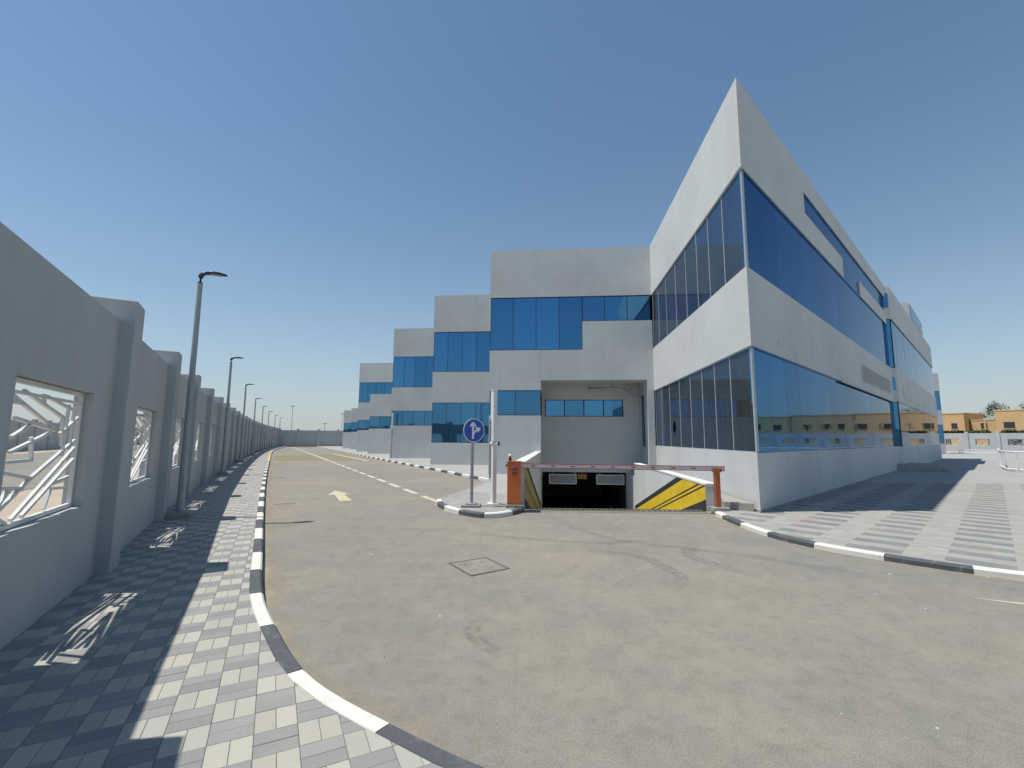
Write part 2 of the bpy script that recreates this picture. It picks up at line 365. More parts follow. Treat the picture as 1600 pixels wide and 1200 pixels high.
# kerb lines (road-side edge)
lk = [ST(92, 2.6), ST(86, 1.9), ST(75, 1.0), ST(64, .25), ST(54, -.02), ST(47, -.1), ST(36, -.14), ST(23.6, -.16), ST(16, -.14), ST(10.6, -.09), ST(7.4, -.045), V2(-2.38, 4.61),
      V2(-1.80, 3.76), V2(-1.22, 3.05), V2(-.48, 2.51), V2(.05, 2.2), V2(.9, 1.82), V2(2.4, 1.4), V2(5, 1.1), V2(14, .8), V2(70, .6)]
KL = Path(catmull(lk))
rk = [V2(4.42, 10.42), V2(4.30, 9.55), V2(4.25, 8.76), V2(4.27, 7.95), V2(4.41, 7.32), V2(4.66, 6.85), V2(5.0, 6.40), V2(5.38, 5.98), V2(5.9, 5.56), V2(7, 4.95), V2(9, 4.35), V2(14, 3.8), V2(70, 3.4)]
KR = Path(catmull(rk))
ik = [V2(-1.86, 11.66), V2(-1.72, 11.02), V2(-1.36, 10.27), V2(-.93, 9.74), V2(-.55, 9.5), V2(-.2, 9.62), V2(.2, 10.14), V2(.30, 10.6)]
KI = Path(catmull(ik, .08))
bk = [ST(92, 6.6), ST(65, 6.8), ST(43, 6.95), ST(30, 7.05), ST(21, 7.2), ST(15.9, 7.2)]
KB = Path(catmull(bk))
ek = [ST(15.9, 7.2), V2(-1.15, 14.9), V2(-1.86, 11.66)]
KE = Path(catmull(ek))

# ------------------------------------------------------------------ road
road_poly = [tuple(q) for q in KL.offset(0)] + [tuple(q) for q in KR.offset(0)][::-1] + [tuple(LIP_R), tuple(LIP_L)] + [tuple(q) for q in KI.offset(0, .15)][::-1] + [tuple(q) for q in KE.offset(0)][::-1] + [tuple(q) for q in KB.offset(0)][::-1]
road = sheet('road', road_poly, [], 0, M['asphalt'])
def strip(s0, s1, t0, t1, w):
    a = ST(s0, t0); b = ST(s1, t1); d = (b - a) / np.linalg.norm(b - a); n = V2(-d[1], d[0]) * w / 2
    return [tuple(a - n), tuple(b - n), tuple(b + n), tuple(a + n)]
def mark(name, poly, m, z=.004):
    # ragged, slightly thick paint
    mb = MB(); mb.prism(poly, .0006, z); return mb.build(name, m, road)
t_c = lambda s: 3.80 - .012 * (s - 11)
s = 11.35; k = 0
while s < 84:
    L = 1.35 if s < 34 else 2.6
    mark('lane_dash', strip(s, s + L, t_c(s), t_c(s + L), .15), M['road_cream'] if k < 1 else M['road_white']); s += L + (.62 if s < 34 else .15); k += 1
mark('road_arrow', [tuple(ST(*q)) for q in [(12.55, 1.58), (14.0, 1.62), (14.0, 1.44), (15.1, 1.74), (14.0, 2.02), (14.0, 1.87), (12.55, 1.88)]], M['road_cream'])
M['faint_yellow'] = mottled('worn_yellow_zone', (.235, .205, .13), .12, 3, .9, 30)
mark('yellow_zone', [tuple(ST(*q)) for q in [(34.3, .15), (34.3, 3.3), (47, 3.15), (47, .1)]], M['faint_yellow'], .003)
for a, b in [((34, .05), (34, 3.4)), ((47.2, 0), (47.2, 3.2))]: mark('zone_line', strip(a[0], b[0], a[1], b[1], .35), M['road_cream'], .006)
mark('yellow_zone', [tuple(ST(*q)) for q in [(33.9, 6.2), (34.6, 3.75), (48, 3.6), (48, 6.1)]], M['faint_yellow'], .003)
for a, b in [((33.4, 5.95), (48.5, 5.3)), ((48.5, 3.7), (48.5, 5.3))]: mark('zone_line', strip(a[0], b[0], a[1], b[1], .25), M['road_cream'], .006)
for a, b, w in [((4.72, 4.95), (6.4, 4.10), .24)]:
    d = V2(*b) - V2(*a); d /= np.linalg.norm(d); n = V2(-d[1], d[0]) * w / 2
    mark('edge_line', [tuple(V2(*a)), tuple(V2(*b) - n), tuple(V2(*b) + n)], M['road_cream'])

def skid_mark(pts, w, z=.003):
    P = Path(catmull(pts, .06)); ls = np.linspace(0, P.L[-1], max(8, int(P.L[-1] / .06))); vs = []; fs = []; ed = []
    for i, l in enumerate(ls):
        n = V2(-P.tan(l)[1], P.tan(l)[0]); q = P.at(l); f = abs(math.sin(math.pi * i / (len(ls) - 1))) ** .5
        for j, (o, e) in enumerate(((-.5, 0), (-.3, .9), (-.06, .55), (.06, .35), (.3, 1), (.5, 0))): vs.append((*(q + n * w * o), z)); ed.append(e * f)
        if i: fs += [((i - 1) * 6 + j, (i - 1) * 6 + j + 1, i * 6 + j + 1, i * 6 + j) for j in range(5)]
    me = bpy.data.meshes.new('tyre_mark'); me.from_pydata(vs, [], fs); me.materials.append(M['skid'])
    at = me.attributes.new('edge', 'FLOAT', 'POINT'); at.data.foreach_set('value', ed); me.update()
    return link(bpy.data.objects.new('tyre_mark', me), road)
skid_mark([(-.22, 4.35), (-.32, 4.15), (-.28, 3.9), (-.1, 3.66), (-.02, 3.6)], .16)
skid_mark([(1.0, 6.9), (1.7, 6.6), (1.95, 6.0), (1.98, 5.5), (1.7, 5.1)], .2)
skid_mark([(2.9, 7.4), (2.5, 6.7), (2.55, 6.3), (2.8, 5.9), (2.95, 5.6)], .22)
skid_mark([(-1.2, 8.3), (.3, 7.6), (1.4, 7.35), (2.4, 7.6)], .18)
skid_mark([(.8, 9.8), (1.3, 8.2), (1.9, 7.4), (3.0, 6.8), (4.4, 5.6)], .2)

def gutter(path, l0, l1, sgn, w):
    vs = []; fs = []; ed = []; ls = np.arange(l0, l1, .25)
    for i, l in enumerate(ls):
        q = path.at(l); n = V2(-path.tan(l)[1], path.tan(l)[0]) * sgn; ww = w * (1 + .35 * math.sin(l * 1.7) + .2 * math.sin(l * 4.1))
        for o, e in ((.003, 1), (.12, .75), (.4, .35), (1, 0)): vs.append((*(q + n * ww * o), .002)); ed.append(e)
        if i: fs += [tuple((i - 1) * 4 + j for j in (0, 1)) + (i * 4 + 1, i * 4), ((i - 1) * 4 + 1, (i - 1) * 4 + 2, i * 4 + 2, i * 4 + 1), ((i - 1) * 4 + 2, (i - 1) * 4 + 3, i * 4 + 3, i * 4 + 2)]
    me = bpy.data.meshes.new('blown_sand'); me.from_pydata(vs, [], fs); me.materials.append(M['drift']); at = me.attributes.new('edge', 'FLOAT', 'POINT'); at.data.foreach_set('value', ed); me.update()
    o = link(bpy.data.objects.new('blown_sand', me), road); o['kind'] = 'stuff'
gutter(KL, KL.near(ST(40, -.14)), KL.near((14, .8)), -1 if False else 1, .55); gutter(KR, .1, KR.near((14, 3.8)), -1, .4); gutter(KI, 0, KI.L[-1], -1, .3)

# gravel specks on the asphalt
mb = MB()
for i in range(340):
    x = rng.uniform(-3.5, 8); y = rng.uniform(2.6, 12)
    if y < 2.3 + abs(x) * .0 or (x < -1.2 and y < 5.0 - (x + 1.2) * 1.9): continue
    r = rng.uniform(.004, .011) * (1 + (rng.random() < .05) * 1.2); a = rng.uniform(0, 6.28)
    vs = [(x + r * math.cos(a + k * 2.09) * rng.uniform(.7, 1.3), y + r * math.sin(a + k * 2.09), .001) for k in range(3)] + [(x, y, r * .9)]
    mb.add(vs, [(0, 1, 3), (1, 2, 3), (2, 0, 3)], int(rng.random() < .35))
gr = mb.build('gravel', [M['mortar'], M['coping']]); tag(gr, 'scattered small stones on the dusty asphalt', 'gravel', None, 'stuff')

# ------------------------------------------------------------------ paved surfaces
def inside(p, poly):
    x, y = p; c = False; n = len(poly); j = n - 1
    for i in range(n):
        xi, yi = poly[i]; xj, yj = poly[j]
        if (yi > y) != (yj > y) and x < (xj - xi) * (y - yi) / (yj - yi) + xi: c = not c
        j = i
    return c
def clip(subject, rect):
    out = [np.array(q) for q in subject]; n = len(rect)
    for i in range(n):
        a = np.array(rect[i]); b = np.array(rect[(i + 1) % n]); e = b - a; inp = out; out = []
        if not inp: break
        sd_ = [e[0] * (q[1] - a[1]) - e[1] * (q[0] - a[0]) for q in inp]
        for k in range(len(inp)):
            p0 = inp[k - 1]; p1 = inp[k]; s0 = sd_[k - 1]; s1 = sd_[k]
            if (s0 >= 0) != (s1 >= 0): out.append(p0 + (p1 - p0) * s0 / (s0 - s1))
            if s1 >= 0: out.append(p1)
    return out
def area2(q): return sum(q[i - 1][0] * q[i][1] - q[i][0] * q[i - 1][1] for i in range(len(q)))
def paving(name, poly, z, org, ax, cells, keep=None, nobj=300, mortar=None, g=.0012, ch=.003, dep=.012):
    """cells: list of (x0,x1,y0,y1,material index) in the frame org/ax; clipped to poly; the nearest nobj in view become objects."""
    root = sheet(name, poly, [], z - dep + .001, mortar or M['mortar'])
    ay = V2(-ax[1], ax[0]); P = np.array([tuple(q) for q in poly]); mats = [M['paver_light'], M['paver_dark'], M['paver_mid'], M['paver_band']]
    bb0 = P.min(0); bb1 = P.max(0)
    # crossing cells: those with a boundary edge nearby
    dense = []
    for i in range(len(P)):
        a = P[i - 1]; b = P[i]; n = max(1, int(np.linalg.norm(b - a) / .04)); dense.append(a + (b - a) * np.linspace(0, 1, n, endpoint=False)[:, None])
    dense = np.vstack(dense); loc = np.stack([(dense - org) @ ax, (dense - org) @ ay], 1)
    occ = set((int(math.floor(x / .1)), int(math.floor(y / .1))) for x, y in loc)
    todo = []
    for (x0, x1, y0, y1, mi) in cells:
        c = org + ax * (x0 + x1) / 2 + ay * (y0 + y1) / 2
        if c[0] < bb0[0] - .3 or c[1] < bb0[1] - .3 or c[0] > bb1[0] + .3 or c[1] > bb1[1] + .3: continue
        if keep and not keep(c): continue
        crossing = any((i, j) in occ for i in range(int(math.floor(x0 / .1)), int(math.floor(x1 / .1 - 1e-6)) + 1) for j in range(int(math.floor(y0 / .1)), int(math.floor(y1 / .1 - 1e-6)) + 1))
        rect = [org + ax * (x0 + g) + ay * (y0 + g), org + ax * (x1 - g) + ay * (y0 + g), org + ax * (x1 - g) + ay * (y1 - g), org + ax * (x0 + g) + ay * (y1 - g)]
        if crossing:
            loc_poly = [q for q in clip(P, rect)]
            if len(loc_poly) < 3: continue
            qq = []
            for q in loc_poly:
                if not qq or np.linalg.norm(q - qq[-1]) > .004: qq.append(q)
            if len(qq) > 1 and np.linalg.norm(qq[0] - qq[-1]) < .004: qq.pop()
            if len(qq) < 3 or abs(area2(qq)) < 4e-4: continue
            if area2(qq) < 0: qq = qq[::-1]
            todo.append((c, qq, mi, False, (x0, x1, y0, y1)))
        elif inside(c, P): todo.append((c, rect, mi, True, (x0, x1, y0, y1)))
    def in_view(c):
        if c[1] < 1.2: return False
        u = 800 + F_PX * c[0] / (c[1] * .994); return -20 < u < 1620 and c[1] > 2.2
    vis = sorted([i for i in range(len(todo)) if in_view(todo[i][0])], key=lambda i: todo[i][0][0] ** 2 + todo[i][0][1] ** 2)[:nobj]
    vis = set(vis); cache = {}
    def geo(q, zz, mi, mb):
        n = len(q); cen = sum(q) / n; inn = [p + (cen - p) * min(.4, ch / max(.01, np.linalg.norm(cen - p) * .6)) for p in q]
        mb.add([(*p, zz - dep) for p in q] + [(*p, zz - ch * .6) for p in q] + [(*p, zz) for p in inn],
               [tuple(range(2 * n, 3 * n))] + [(n + i, n + (i + 1) % n, 2 * n + (i + 1) % n, 2 * n + i) for i in range(n)] + [(i, (i + 1) % n, n + (i + 1) % n, n + i) for i in range(n)], mi)
    rest = MB(); rn = []
    for i, (c, q, mi, whole, cell) in enumerate(todo):
        dz = float(rng.normal(0, .0006))
        if i in vis:
            w = (round(cell[1] - cell[0], 3), round(cell[3] - cell[2], 3), mi)
            if whole and w in cache: me = cache[w]
            else:
                mb = MB(); geo([p - c for p in q], 0, 0, mb); me = mb.mesh('paver', mats[mi])
                if whole: cache[w] = me
            o = bpy.data.objects.new('paver', me); o.location = (c[0], c[1], z + dz); link(o, root)
        else:
            k = len(rest.f); geo(q, z + dz, mi, rest); rn += [float(rng.random())] * (len(rest.f) - k)
    if rest.f:
        me = rest.mesh('paver_field', mats); at = me.attributes.new('rnd', 'FLOAT', 'FACE'); at.data.foreach_set('value', rn)
        o = link(bpy.data.objects.new('paver_field', me), root); o['kind'] = 'stuff'
    return root
KW = .115                                                   # kerb width
wall_t = lambda s: float(np.interp(s, [-12, 2.9, 6.6, 10.4, 14.4, 18.1, 21.8, 25.5, 33, 43.9, 54.4, 64.4, 75.5, 88, 92], [-1.15, -1.43, -1.50, -1.66, -1.79, -1.84, -1.88, -1.92, -1.90, -1.76, -1.40, -.95, -.2, .85, 1.2]))
# left footpath: checkerboard of paired pavers
ls_ = [q for q in KL.offset(-KW)]
left_poly = [tuple(q) for q in ls_] + [(70, -6.9), (-8, -6.9)] + [tuple(ST(s, wall_t(s) - .16)) for s in np.arange(-9, 91, 2.0)]
cells = []
for i in range(-13, 60):
    for j in range(-45, 440):
        x0 = j * .2; y0 = -i * .2                                   # frame: x along the lane, y to its left
        if i > 6 and j > 28: continue
        if i > 12 + (j > 5) * -6 and j > 12: continue
        if (i + j) % 2: cells += [(x0, x0 + .2, y0, y0 + .1, 0), (x0, x0 + .2, y0 + .1, y0 + .2, 0)]
        else: cells += [(x0, x0 + .1, y0, y0 + .2, 1), (x0 + .1, x0 + .2, y0, y0 + .2, 1)]
paving('pavement', left_poly, .12, V2(0, 0), EV, cells, keep=lambda c: c[1] > .6 and c[0] < 3.2)

# island and forecourt on the far side of the lane
isl_poly = [tuple(q) for q in KB.offset(KW)] + [tuple(q) for q in KE.offset(KW)] + [tuple(q) for q in KI.offset(KW, .12)] + [tuple(LIP_L + V2(-.26, -.02)), tuple(RMP_L - XV * .25), FB.p(1.9, 8), FB.p(-3, 40), tuple(ST(92, 30)), tuple(ST(92, 7))]
cells = []
for i in range(-10, 40):
    for j in range(-20, 75):
        x0 = j * .2; y0 = i * .1
        dark = (i % 3 == 0)
        cells.append((x0 + (i % 2) * .1, x0 + .2 + (i % 2) * .1, y0, y0 + .1, 1 if dark else 2))
AXI = V2(math.cos(-.35), math.sin(-.35))
paving('forecourt', isl_poly, .10, V2(-2.2, 9.4), AXI, cells, keep=lambda c: c[1] < 17 and c[0] < 1.5, nobj=200, mortar=M['far_paving'], g=.0008, ch=.0015, dep=.006)

# right forecourt, bands of darker pavers parallel to the long side
right_poly = [tuple(q) for q in KR.offset(KW)] + [(140, 3), (140, 150), tuple(CW + RV * 90), tuple(CW + RV * 3 - RNV * 3), tuple(FB.p(6.44, -.1)), tuple(LIP_R + V2(.27, -.05))]
cells = []
for i in range(-2, 150):
    for j in range(-70, 160):
        x0 = j * .1; y0 = -i * .213 + .02                                   # x along RV, y to its left (negative = outwards)
        band = i % 5
        dark = band < 3 and (j % 6 < 3)
        cells.append((x0, x0 + .1, y0, y0 + .213, 3 if dark else 2))
paving('forecourt', right_poly, .08, CW - RNV * .0, RV, cells, keep=lambda c: c[1] < 17 and c[0] < 24 and c[0] > 4, nobj=300, mortar=M['far_paving'], g=.0001, ch=.0008, dep=.004)

# ------------------------------------------------------------------ kerbs
def kerb(name, path, l0, l1, phase, h, colours, seg=.9, side=-1, chunk=None):
    root = bpy.data.objects.new(name, None); COL.objects.link(root); root['kind'] = 'structure'
    k0 = math.floor((l0 - phase) / seg); k = k0
    while phase + k * seg < l1:
        a = max(l0, phase + k * seg) + .003; b = min(l1, phase + (k + 1) * seg) - .003
        if b - a > .05:
            n = 5 if np.linalg.norm(path.tan(a) - path.tan(b)) > .02 else 1
            mb = MB(); prof = [(0, -.05), (0, h - .02), (-.02, h), (-KW + .006, h + .002), (-KW, h - .006), (-KW, -.05)]
            vs = []
            for i in range(n + 1):
                l = a + (b - a) * i / n; q = path.at(l); nr = V2(-path.tan(l)[1], path.tan(l)[0]) * -side
                vs += [(*(q - nr * w), z) for w, z in prof]
            m = len(prof); fs = [(i * m + j, i * m + (j + 1) % m, (i + 1) * m + (j + 1) % m, (i + 1) * m + j) for i in range(n) for j in range(m)]
            fs += [tuple(range(m)), tuple(range(n * m, n * m + m))[::-1]]
            mb.add(vs, fs); c = colours(k) if callable(colours) else colours[k % len(colours)]
            o = mb.build('kerb_stone', c, root)
            o.location.z = float(rng.normal(0, .0015))
        k += 1
    return root
WD = [M['white_kerb'], M['dark_kerb']]
ph = KL.near((-2.38, 4.61))
ly0, ly1 = KL.near(ST(47, -.1)), KL.near(ST(34.5, -.14))
kerb('kerb', KL, 0, KL.near((30, .7)), ph, .12, lambda k: M['yellow_kerb'] if ly0 < ph + k * .9 < ly1 else WD[k % 2], side=1)
kerb('kerb', KR, 0, KR.near((30, 3.6)), 0, .08, WD, .85, side=-1)
kerb('kerb', KI, 0, KI.L[-1], -.25, .10, WD, .72, side=-1)
kerb('kerb', KB, 0, KB.L[-1], KB.L[-1] - 80 * .9, .10, [M['dark_kerb'], M['white_kerb']], side=-1)
kerb('kerb', KE, 0, KE.L[-1], 0, .10, [M['concrete']], side=-1)

# ------------------------------------------------------------------ the ramp
rmp = MB()
lr = [(*LIP_L, 0), (*LIP_R, 0), (*END_R, Z_FLOOR), (*END_L, Z_FLOOR)]
rmp.add(lr, [(0, 1, 2, 3)]); o = rmp.build('driveway_ramp', M['concrete'], recalc=False); o['kind'] = 'structure'
def ramp_wall(p0, p1, out, ztop, label, stripes_z):
    root = thing('ramp_wall', label, 'ramp wall', (p0[0], p0[1], 0))
    d = (p1 - p0); L = np.linalg.norm(d); d /= L; n = V2(-d[1], d[0]) * (1 if out > 0 else -1)
    def loc(mb): mb.v = [(x - p0[0], y - p0[1], z) for x, y, z in mb.v]; return mb
    mb = MB(); mb.prism([tuple(p0), tuple(p1), tuple(p1 + n * .25), tuple(p0 + n * .25)], -3.2, ztop - .03); loc(mb).build('wall', M['plaster'], root, bevel=.006)
    mb = MB(); c = .012; mb.prism([tuple(p0 - n * c - d * c), tuple(p1 - n * c), tuple(p1 + n * (.25 + c)), tuple(p0 + n * (.25 + c) - d * c)], ztop - .03, ztop + .02)
    loc(mb).build('coping', M['coping'], root, bevel=.005)
    sl = .258
    for z0, z1, mk in stripes_z:               # stripes run parallel to the ramp, painted on the inner face
        poly = [(0, z0), (0, z1), (L, z1 - sl * L), (L, z0 - sl * L)]
        top = ztop - .032; out_ = []
        for i in range(4):
            a = poly[i - 1]; b = poly[i]
            if (a[1] <= top) != (b[1] <= top): f = (top - a[1]) / (b[1] - a[1]); out_.append((a[0] + (b[0] - a[0]) * f, top))
            if b[1] <= top: out_.append(b)
        if len(out_) < 3: continue
        vs = [(*(d * x - n * .003), z) for x, z in out_]; vs2 = [(*(d * x + n * .002), z) for x, z in out_]; k = len(vs)
        mb = MB(); mb.add(vs + vs2, [tuple(range(k)), tuple(range(k, 2 * k))[::-1]] + [(i, (i + 1) % k, k + (i + 1) % k, k + i) for i in range(k)])
        mb.build('painted_stripe', M[mk], root)
    return root
STR = [(1.02, 1.18, 'dark_paint'), (.70, 1.02, 'yellow_paint'), (.655, .70, 'dark_paint'), (.60, .655, 'yellow_paint'), (.555, .60, 'dark_paint'), (.26, .555, 'yellow_paint'), (-.4, .26, 'dark_paint')]
ramp_wall(LIP_R, RMP_R + DV * .0, -1, .60, 'sunlit ramp wall with bold yellow and black stripes by the orange post', STR)
ramp_wall(LIP_L + DV * .1, RMP_L, 1, 1.05, 'shaded ramp wall with white coping behind the orange barrier cabinet', [(a, b, c.replace('yellow_paint', 'yellow_worn_shaded')) for a, b, c in STR])
# grating across the top of the ramp
root = thing('drain_grating', 'long dusty steel grating across the top of the garage ramp', 'grating', (*LIP_L, 0))
dl = LIP_R - LIP_L; LL = np.linalg.norm(dl); dl /= LL; nl = V2(-dl[1], dl[0])
fr = MB()
for o_ in (-.13, .12): q = dl * .05 + nl * o_; q2 = dl * (LL - .05) + nl * o_; fr.bar((*q, .006), (*q2, .006), .025, .016, (0, 0, 1))
fr.build('frame', M['rust'], root)
bm_ = None
for i in range(34):
    x = .1 + i * (LL - .2) / 33; mb = MB(); mb.bar((*(nl * -.12), .004), (*(nl * .11), .004), .05, .012, (0, 0, 1))
    if bm_ is None: bm_ = mb.mesh('bar', M['iron'])
    o = link(bpy.data.objects.new('bar', bm_), root); o.location = (*(dl * x), 0)

# ------------------------------------------------------------------ office building
office = thing('office_building', 'grey rendered office with blue glass bands, sharp prow and stepped wings', 'office building', (*CW, 0))
OFF = CW
def part(name, mb, m, parent=None, **kw):
    if parent is None or parent is office:
        mb.v = [(x - OFF[0], y - OFF[1], z) for x, y, z in mb.v]; return mb.build(name, m, office, **kw)
    mb.v = [(x - OFF[0], y - OFF[1], z) for x, y, z in mb.v]; return mb.build(name, m, parent, **kw)
def window(fr, x0, x1, z0, z1, pitch, mull, gm='glass', rec=.05, mw=.03, edges=None, hole_in=None, proud=.004, jit=.0012):
    """glazing in a facade frame: one window part, every pane a sub-part"""
    w = MB(); xs = edges or list(np.linspace(x0, x1, max(1, round((x1 - x0) / pitch)) + 1))
    w.bar(fr.P(x0, rec - .005, z0 + .015), fr.P(x1, rec - .005, z0 + .015), .03, .05, (*fr.d, 0)); w.bar(fr.P(x0, rec - .005, z1 - .015), fr.P(x1, rec - .005, z1 - .015), .03, .05, (*fr.d, 0))
    for x in xs: 
        xx = min(max(x, x0 + mw / 2), x1 - mw / 2)
        w.box_ = fr.box(w, xx - mw / 2, xx + mw / 2, rec - proud, rec + .06, z0 + .03, z1 - .03)
    wo = part('window', w, M[mull])
    for a, b in zip(xs[:-1], xs[1:]):
        p = MB(); g = mw / 2 + .001; j = [float(rng.normal(0, jit)) for _ in range(4)]
        a2, b2 = max(a, x0) + g, min(b, x1) - g; za, zb = z0 + .031, z1 - .031
        o4 = [fr.P(a2, rec + j[0], za), fr.P(b2, rec + j[1], za), fr.P(b2, rec + j[1] + j[2], zb), fr.P(a2, rec + j[0] + j[2], zb)]
        i4 = [fr.P(a2, rec + .03, za), fr.P(b2, rec + .03, za), fr.P(b2, rec + .03, zb), fr.P(a2, rec + .03, zb)]
        if hole_in and abs(a - hole_in[0]) < .02:
            hx, hz, ring = hole_in[1:]
            l2 = [[Vector((q[0], q[1], 0)) for q in lp] for lp in ([(a2, za), (b2, za), (b2, zb), (a2, zb)], [(hx + r_[0], hz + r_[1]) for r_ in ring])]
            fl = [q for l in l2 for q in l]; p.add([fr.P(q.x, rec, q.y) for q in fl], [tuple(t) for t in tessellate_polygon(l2)])
        else: p.hexa(i4, o4)
        part('pane', p, M[gm], wo)
def wall(poly, z0, z1, name='wall', m='plaster'):
    mb = MB(); mb.prism([tuple(q) for q in poly], z0, z1); return part(name, mb, M[m])
def core(poly, z0, z1):
    mb = MB(); mb.prism([tuple(q) for q in poly], z0, z1); return part('interior', mb, M['core'])

# --- the prow: a sharp wedge
LR = 21.0
E1 = CW + RV * LR; IB = IW + DV * 10; EB = E1 + DV * 4
wedge = [CW, E1, EB, IB, IW]
FL = Frame(CW, DV, XV)                     # short side (x from the prow, depth inwards)
FR = Frame(CW, RV, -RNV)                   # long side
mid = (CW + E1 + IW + IB) / 4
def inset(poly, d):
    n = len(poly); out = []
    a = area2([np.array(q) for q in poly]); sgn = 1 if a > 0 else -1
    for i in range(n):
        p0, p1, p2 = np.array(poly[i - 1]), np.array(poly[i]), np.array(poly[(i + 1) % n])
        e1 = (p1 - p0) / np.linalg.norm(p1 - p0); e2 = (p2 - p1) / np.linalg.norm(p2 - p1)
        n1 = V2(-e1[1], e1[0]) * sgn; n2 = V2(-e2[1], e2[0]) * sgn; b = n1 + n2; out.append(p1 + b * d / (b @ n1))
    return out
core(inset(wedge, .14), -.2, ZT - .4)
wall(wedge, -.25, ZG3); wall(wedge, ZM, ZG2)
wall(inset(wedge, -.012), -.25, .13, 'plinth', 'concrete')
wall(wedge, 9.42, ZT, 'parapet')
wall([CW, CW + RV * 5.4, mid, IB, IW], 8.70, 9.42)
wall([CW, CW + RV * 10.55, mid, IB, IW], ZG1, 8.70)
mb = MB(); FR.box(mb, 13.8, 20.7, 0, .3, 7.88, 8.55); part('wall', mb, M['plaster'], bevel=.008)
ring = [(.0, .16), (.05, .08), (.13, .05), (.10, -.04), (.12, -.14), (.03, -.11), (-.02, -.2), (-.06, -.1), (-.12, -.06), (-.07, .02), (-.1, .1)]
lm = [.155, 1.36, 2.45, 3.50, 4.65, 5.90, 7.25, 8.5, LW - .02]
window(FL, .155, LW - .02, ZG3, ZM, 1.1, 'seal', 'glass_dusty', edges=lm, mw=.03, proud=.012, hole_in=(5.90, 6.72, 2.06, [(x * 1.7, z * 1.5) for x, z in ring]))
window(FL, .155, LW - .02, ZG2, ZG1, 1.1, 'seal', 'glass_dusty', edges=lm, mw=.03, proud=.012)
window(FR, .155, LR - .02, ZG3, ZM, 1.16, 'glass', mw=.005, proud=-.004, jit=.0006)
window(FR, .155, LR - .02, ZG2, ZG1 - .02, 1.16, 'glass', mw=.005, proud=-.004, jit=.0006)
window(FR, 5.42, 10.57, 8.70, 9.42, 1.16, 'glass', mw=.005, proud=-.004, jit=.0006)
window(FR, 10.57, LR - .02, ZG1 - .02, 9.42, 1.16, 'glass', mw=.005, proud=-.004, jit=.0006, rec=.055)
CI = inset(wedge, .042)[0]
for z0_, z1_ in ((ZG3, ZM), (ZG2, ZG1)): mb = MB(); mb.prism([tuple(CI), tuple(CI + RV * .12), tuple(CI + DV * .09)], z0_, z1_); part('corner_post', mb, M['seal'])
# ventilation louvre and a long bracket on the long side
lv = MB(); FR.box(lv, 12.5, 19.8, -.03, 0, 4.02, 4.72); lo = part('louvre', lv, M['plaster'], bevel=.005)
for i in range(6):
    z = 4.09 + i * .11; sl_ = MB(); sl_.hexa([FR.P(12.6, -.035, z), FR.P(19.7, -.035, z), FR.P(19.7, -.028, z + .05), FR.P(12.6, -.028, z + .05)], [FR.P(12.6, -.06, z - .02), FR.P(19.7, -.06, z - .02), FR.P(19.7, -.05, z + .04), FR.P(12.6, -.05, z + .04)])
    part('slat', sl_, M['mesh_panel'], lo)
fp = MB(); FR.box(fp, 8.5, 20.6, -.05, 0, ZM - .06, ZM - .02); part('drip_bar', fp, M['lamp_pole'])
M['mark_yellow'] = mottled('yellow_marker_paint', (.45, .40, .10), .2, 9, .8)
for x, z, w, h in [(1.95, 4.02, .07, .16), (2.25, 3.99, .1, .07), (2.9, 4.08, .03, .09), (8.75, 3.80, .16, .26), (8.72, 3.66, .08, .12)]:
    mb = MB(); pts = [(x + w * .5 * math.cos(a) * rng.uniform(.6, 1.1), z + h * .5 * math.sin(a) * rng.uniform(.6, 1.1)) for a in np.linspace(0, 2 * math.pi, 9)[:-1]]
    mb.add([FR.P(a, -.003, b) for a, b in pts] + [FR.P(a, .002, b) for a, b in pts], [tuple(range(8)), tuple(range(8, 16))] + [(i, (i + 1) % 8, 8 + (i + 1) % 8, 8 + i) for i in range(8)]); part('paint_smear', mb, M['mark_yellow'])

# --- block above the ramp
DB = 16.0
def fpoly(f, x0, x1, d0=0, d1=DB): return f.poly([(x0, d0), (x1, d0), (x1, d1), (x0, d1)])
wall(fpoly(FB, 0, BW), ZG1, ZT - .02, 'parapet')
wall(fpoly(FB, 4.10, BW, 0, 6), ZG2, 6.76)
wall(fpoly(FB, 0, BW), 4.15, ZG2)
wall(fpoly(FB, 0, 2.27), ZM + .03, 4.15); wall(fpoly(FB, 0, 2.27), -.25, 2.61)
wall(fpoly(FB, 6.82, BW - .005, 0, 2.3), -3, 4.15)
wall(fpoly(FB, 6.18, 6.82, 2.0, 2.3), -3, 4.15)
core(fpoly(FB, .14, 2.13, .14), 0, 4.2); core(fpoly(FB, .14, BW, .14), 4.2, ZT - .4)
# back wall of the recess with its ribbon window
BD = 2.0
wx0, wx1, wz0, wz1 = 2.42, 6.10, 2.66, 3.46
wall(fpoly(FB, 2.27, 6.18, BD, BD + .3), .07, wz0); wall(fpoly(FB, 2.27, 6.18, BD, BD + .3), wz1, 4.15)
wall(fpoly(FB, 2.27, wx0, BD, BD + .3), wz0, wz1); wall(fpoly(FB, wx1, 6.18, BD, BD + .3), wz0, wz1)
core(fpoly(FB, wx0 - .1, wx1 + .1, BD + .16, BD + .4), wz0 - .1, wz1 + .1)
FBB = Frame(FB.p(0, BD), XV, DV)
window(FBB, wx0, wx1, wz0, wz1, .92, 'frame_dark', rec=.04, mw=.045, proud=.02)
window(FB, 0.02, 4.10, ZG2, ZG1, 1.03, 'frame_dark', mw=.025)
window(FB, 4.10, BW - .06, 6.76, ZG1, 1.03, 'frame_dark', mw=.025)
window(FB, 0.02, 2.27, 2.61, ZM + .03, 1.1, 'frame_dark', mw=.025)
FJ = Frame(FB.p(6.82, 0), DV, XV)
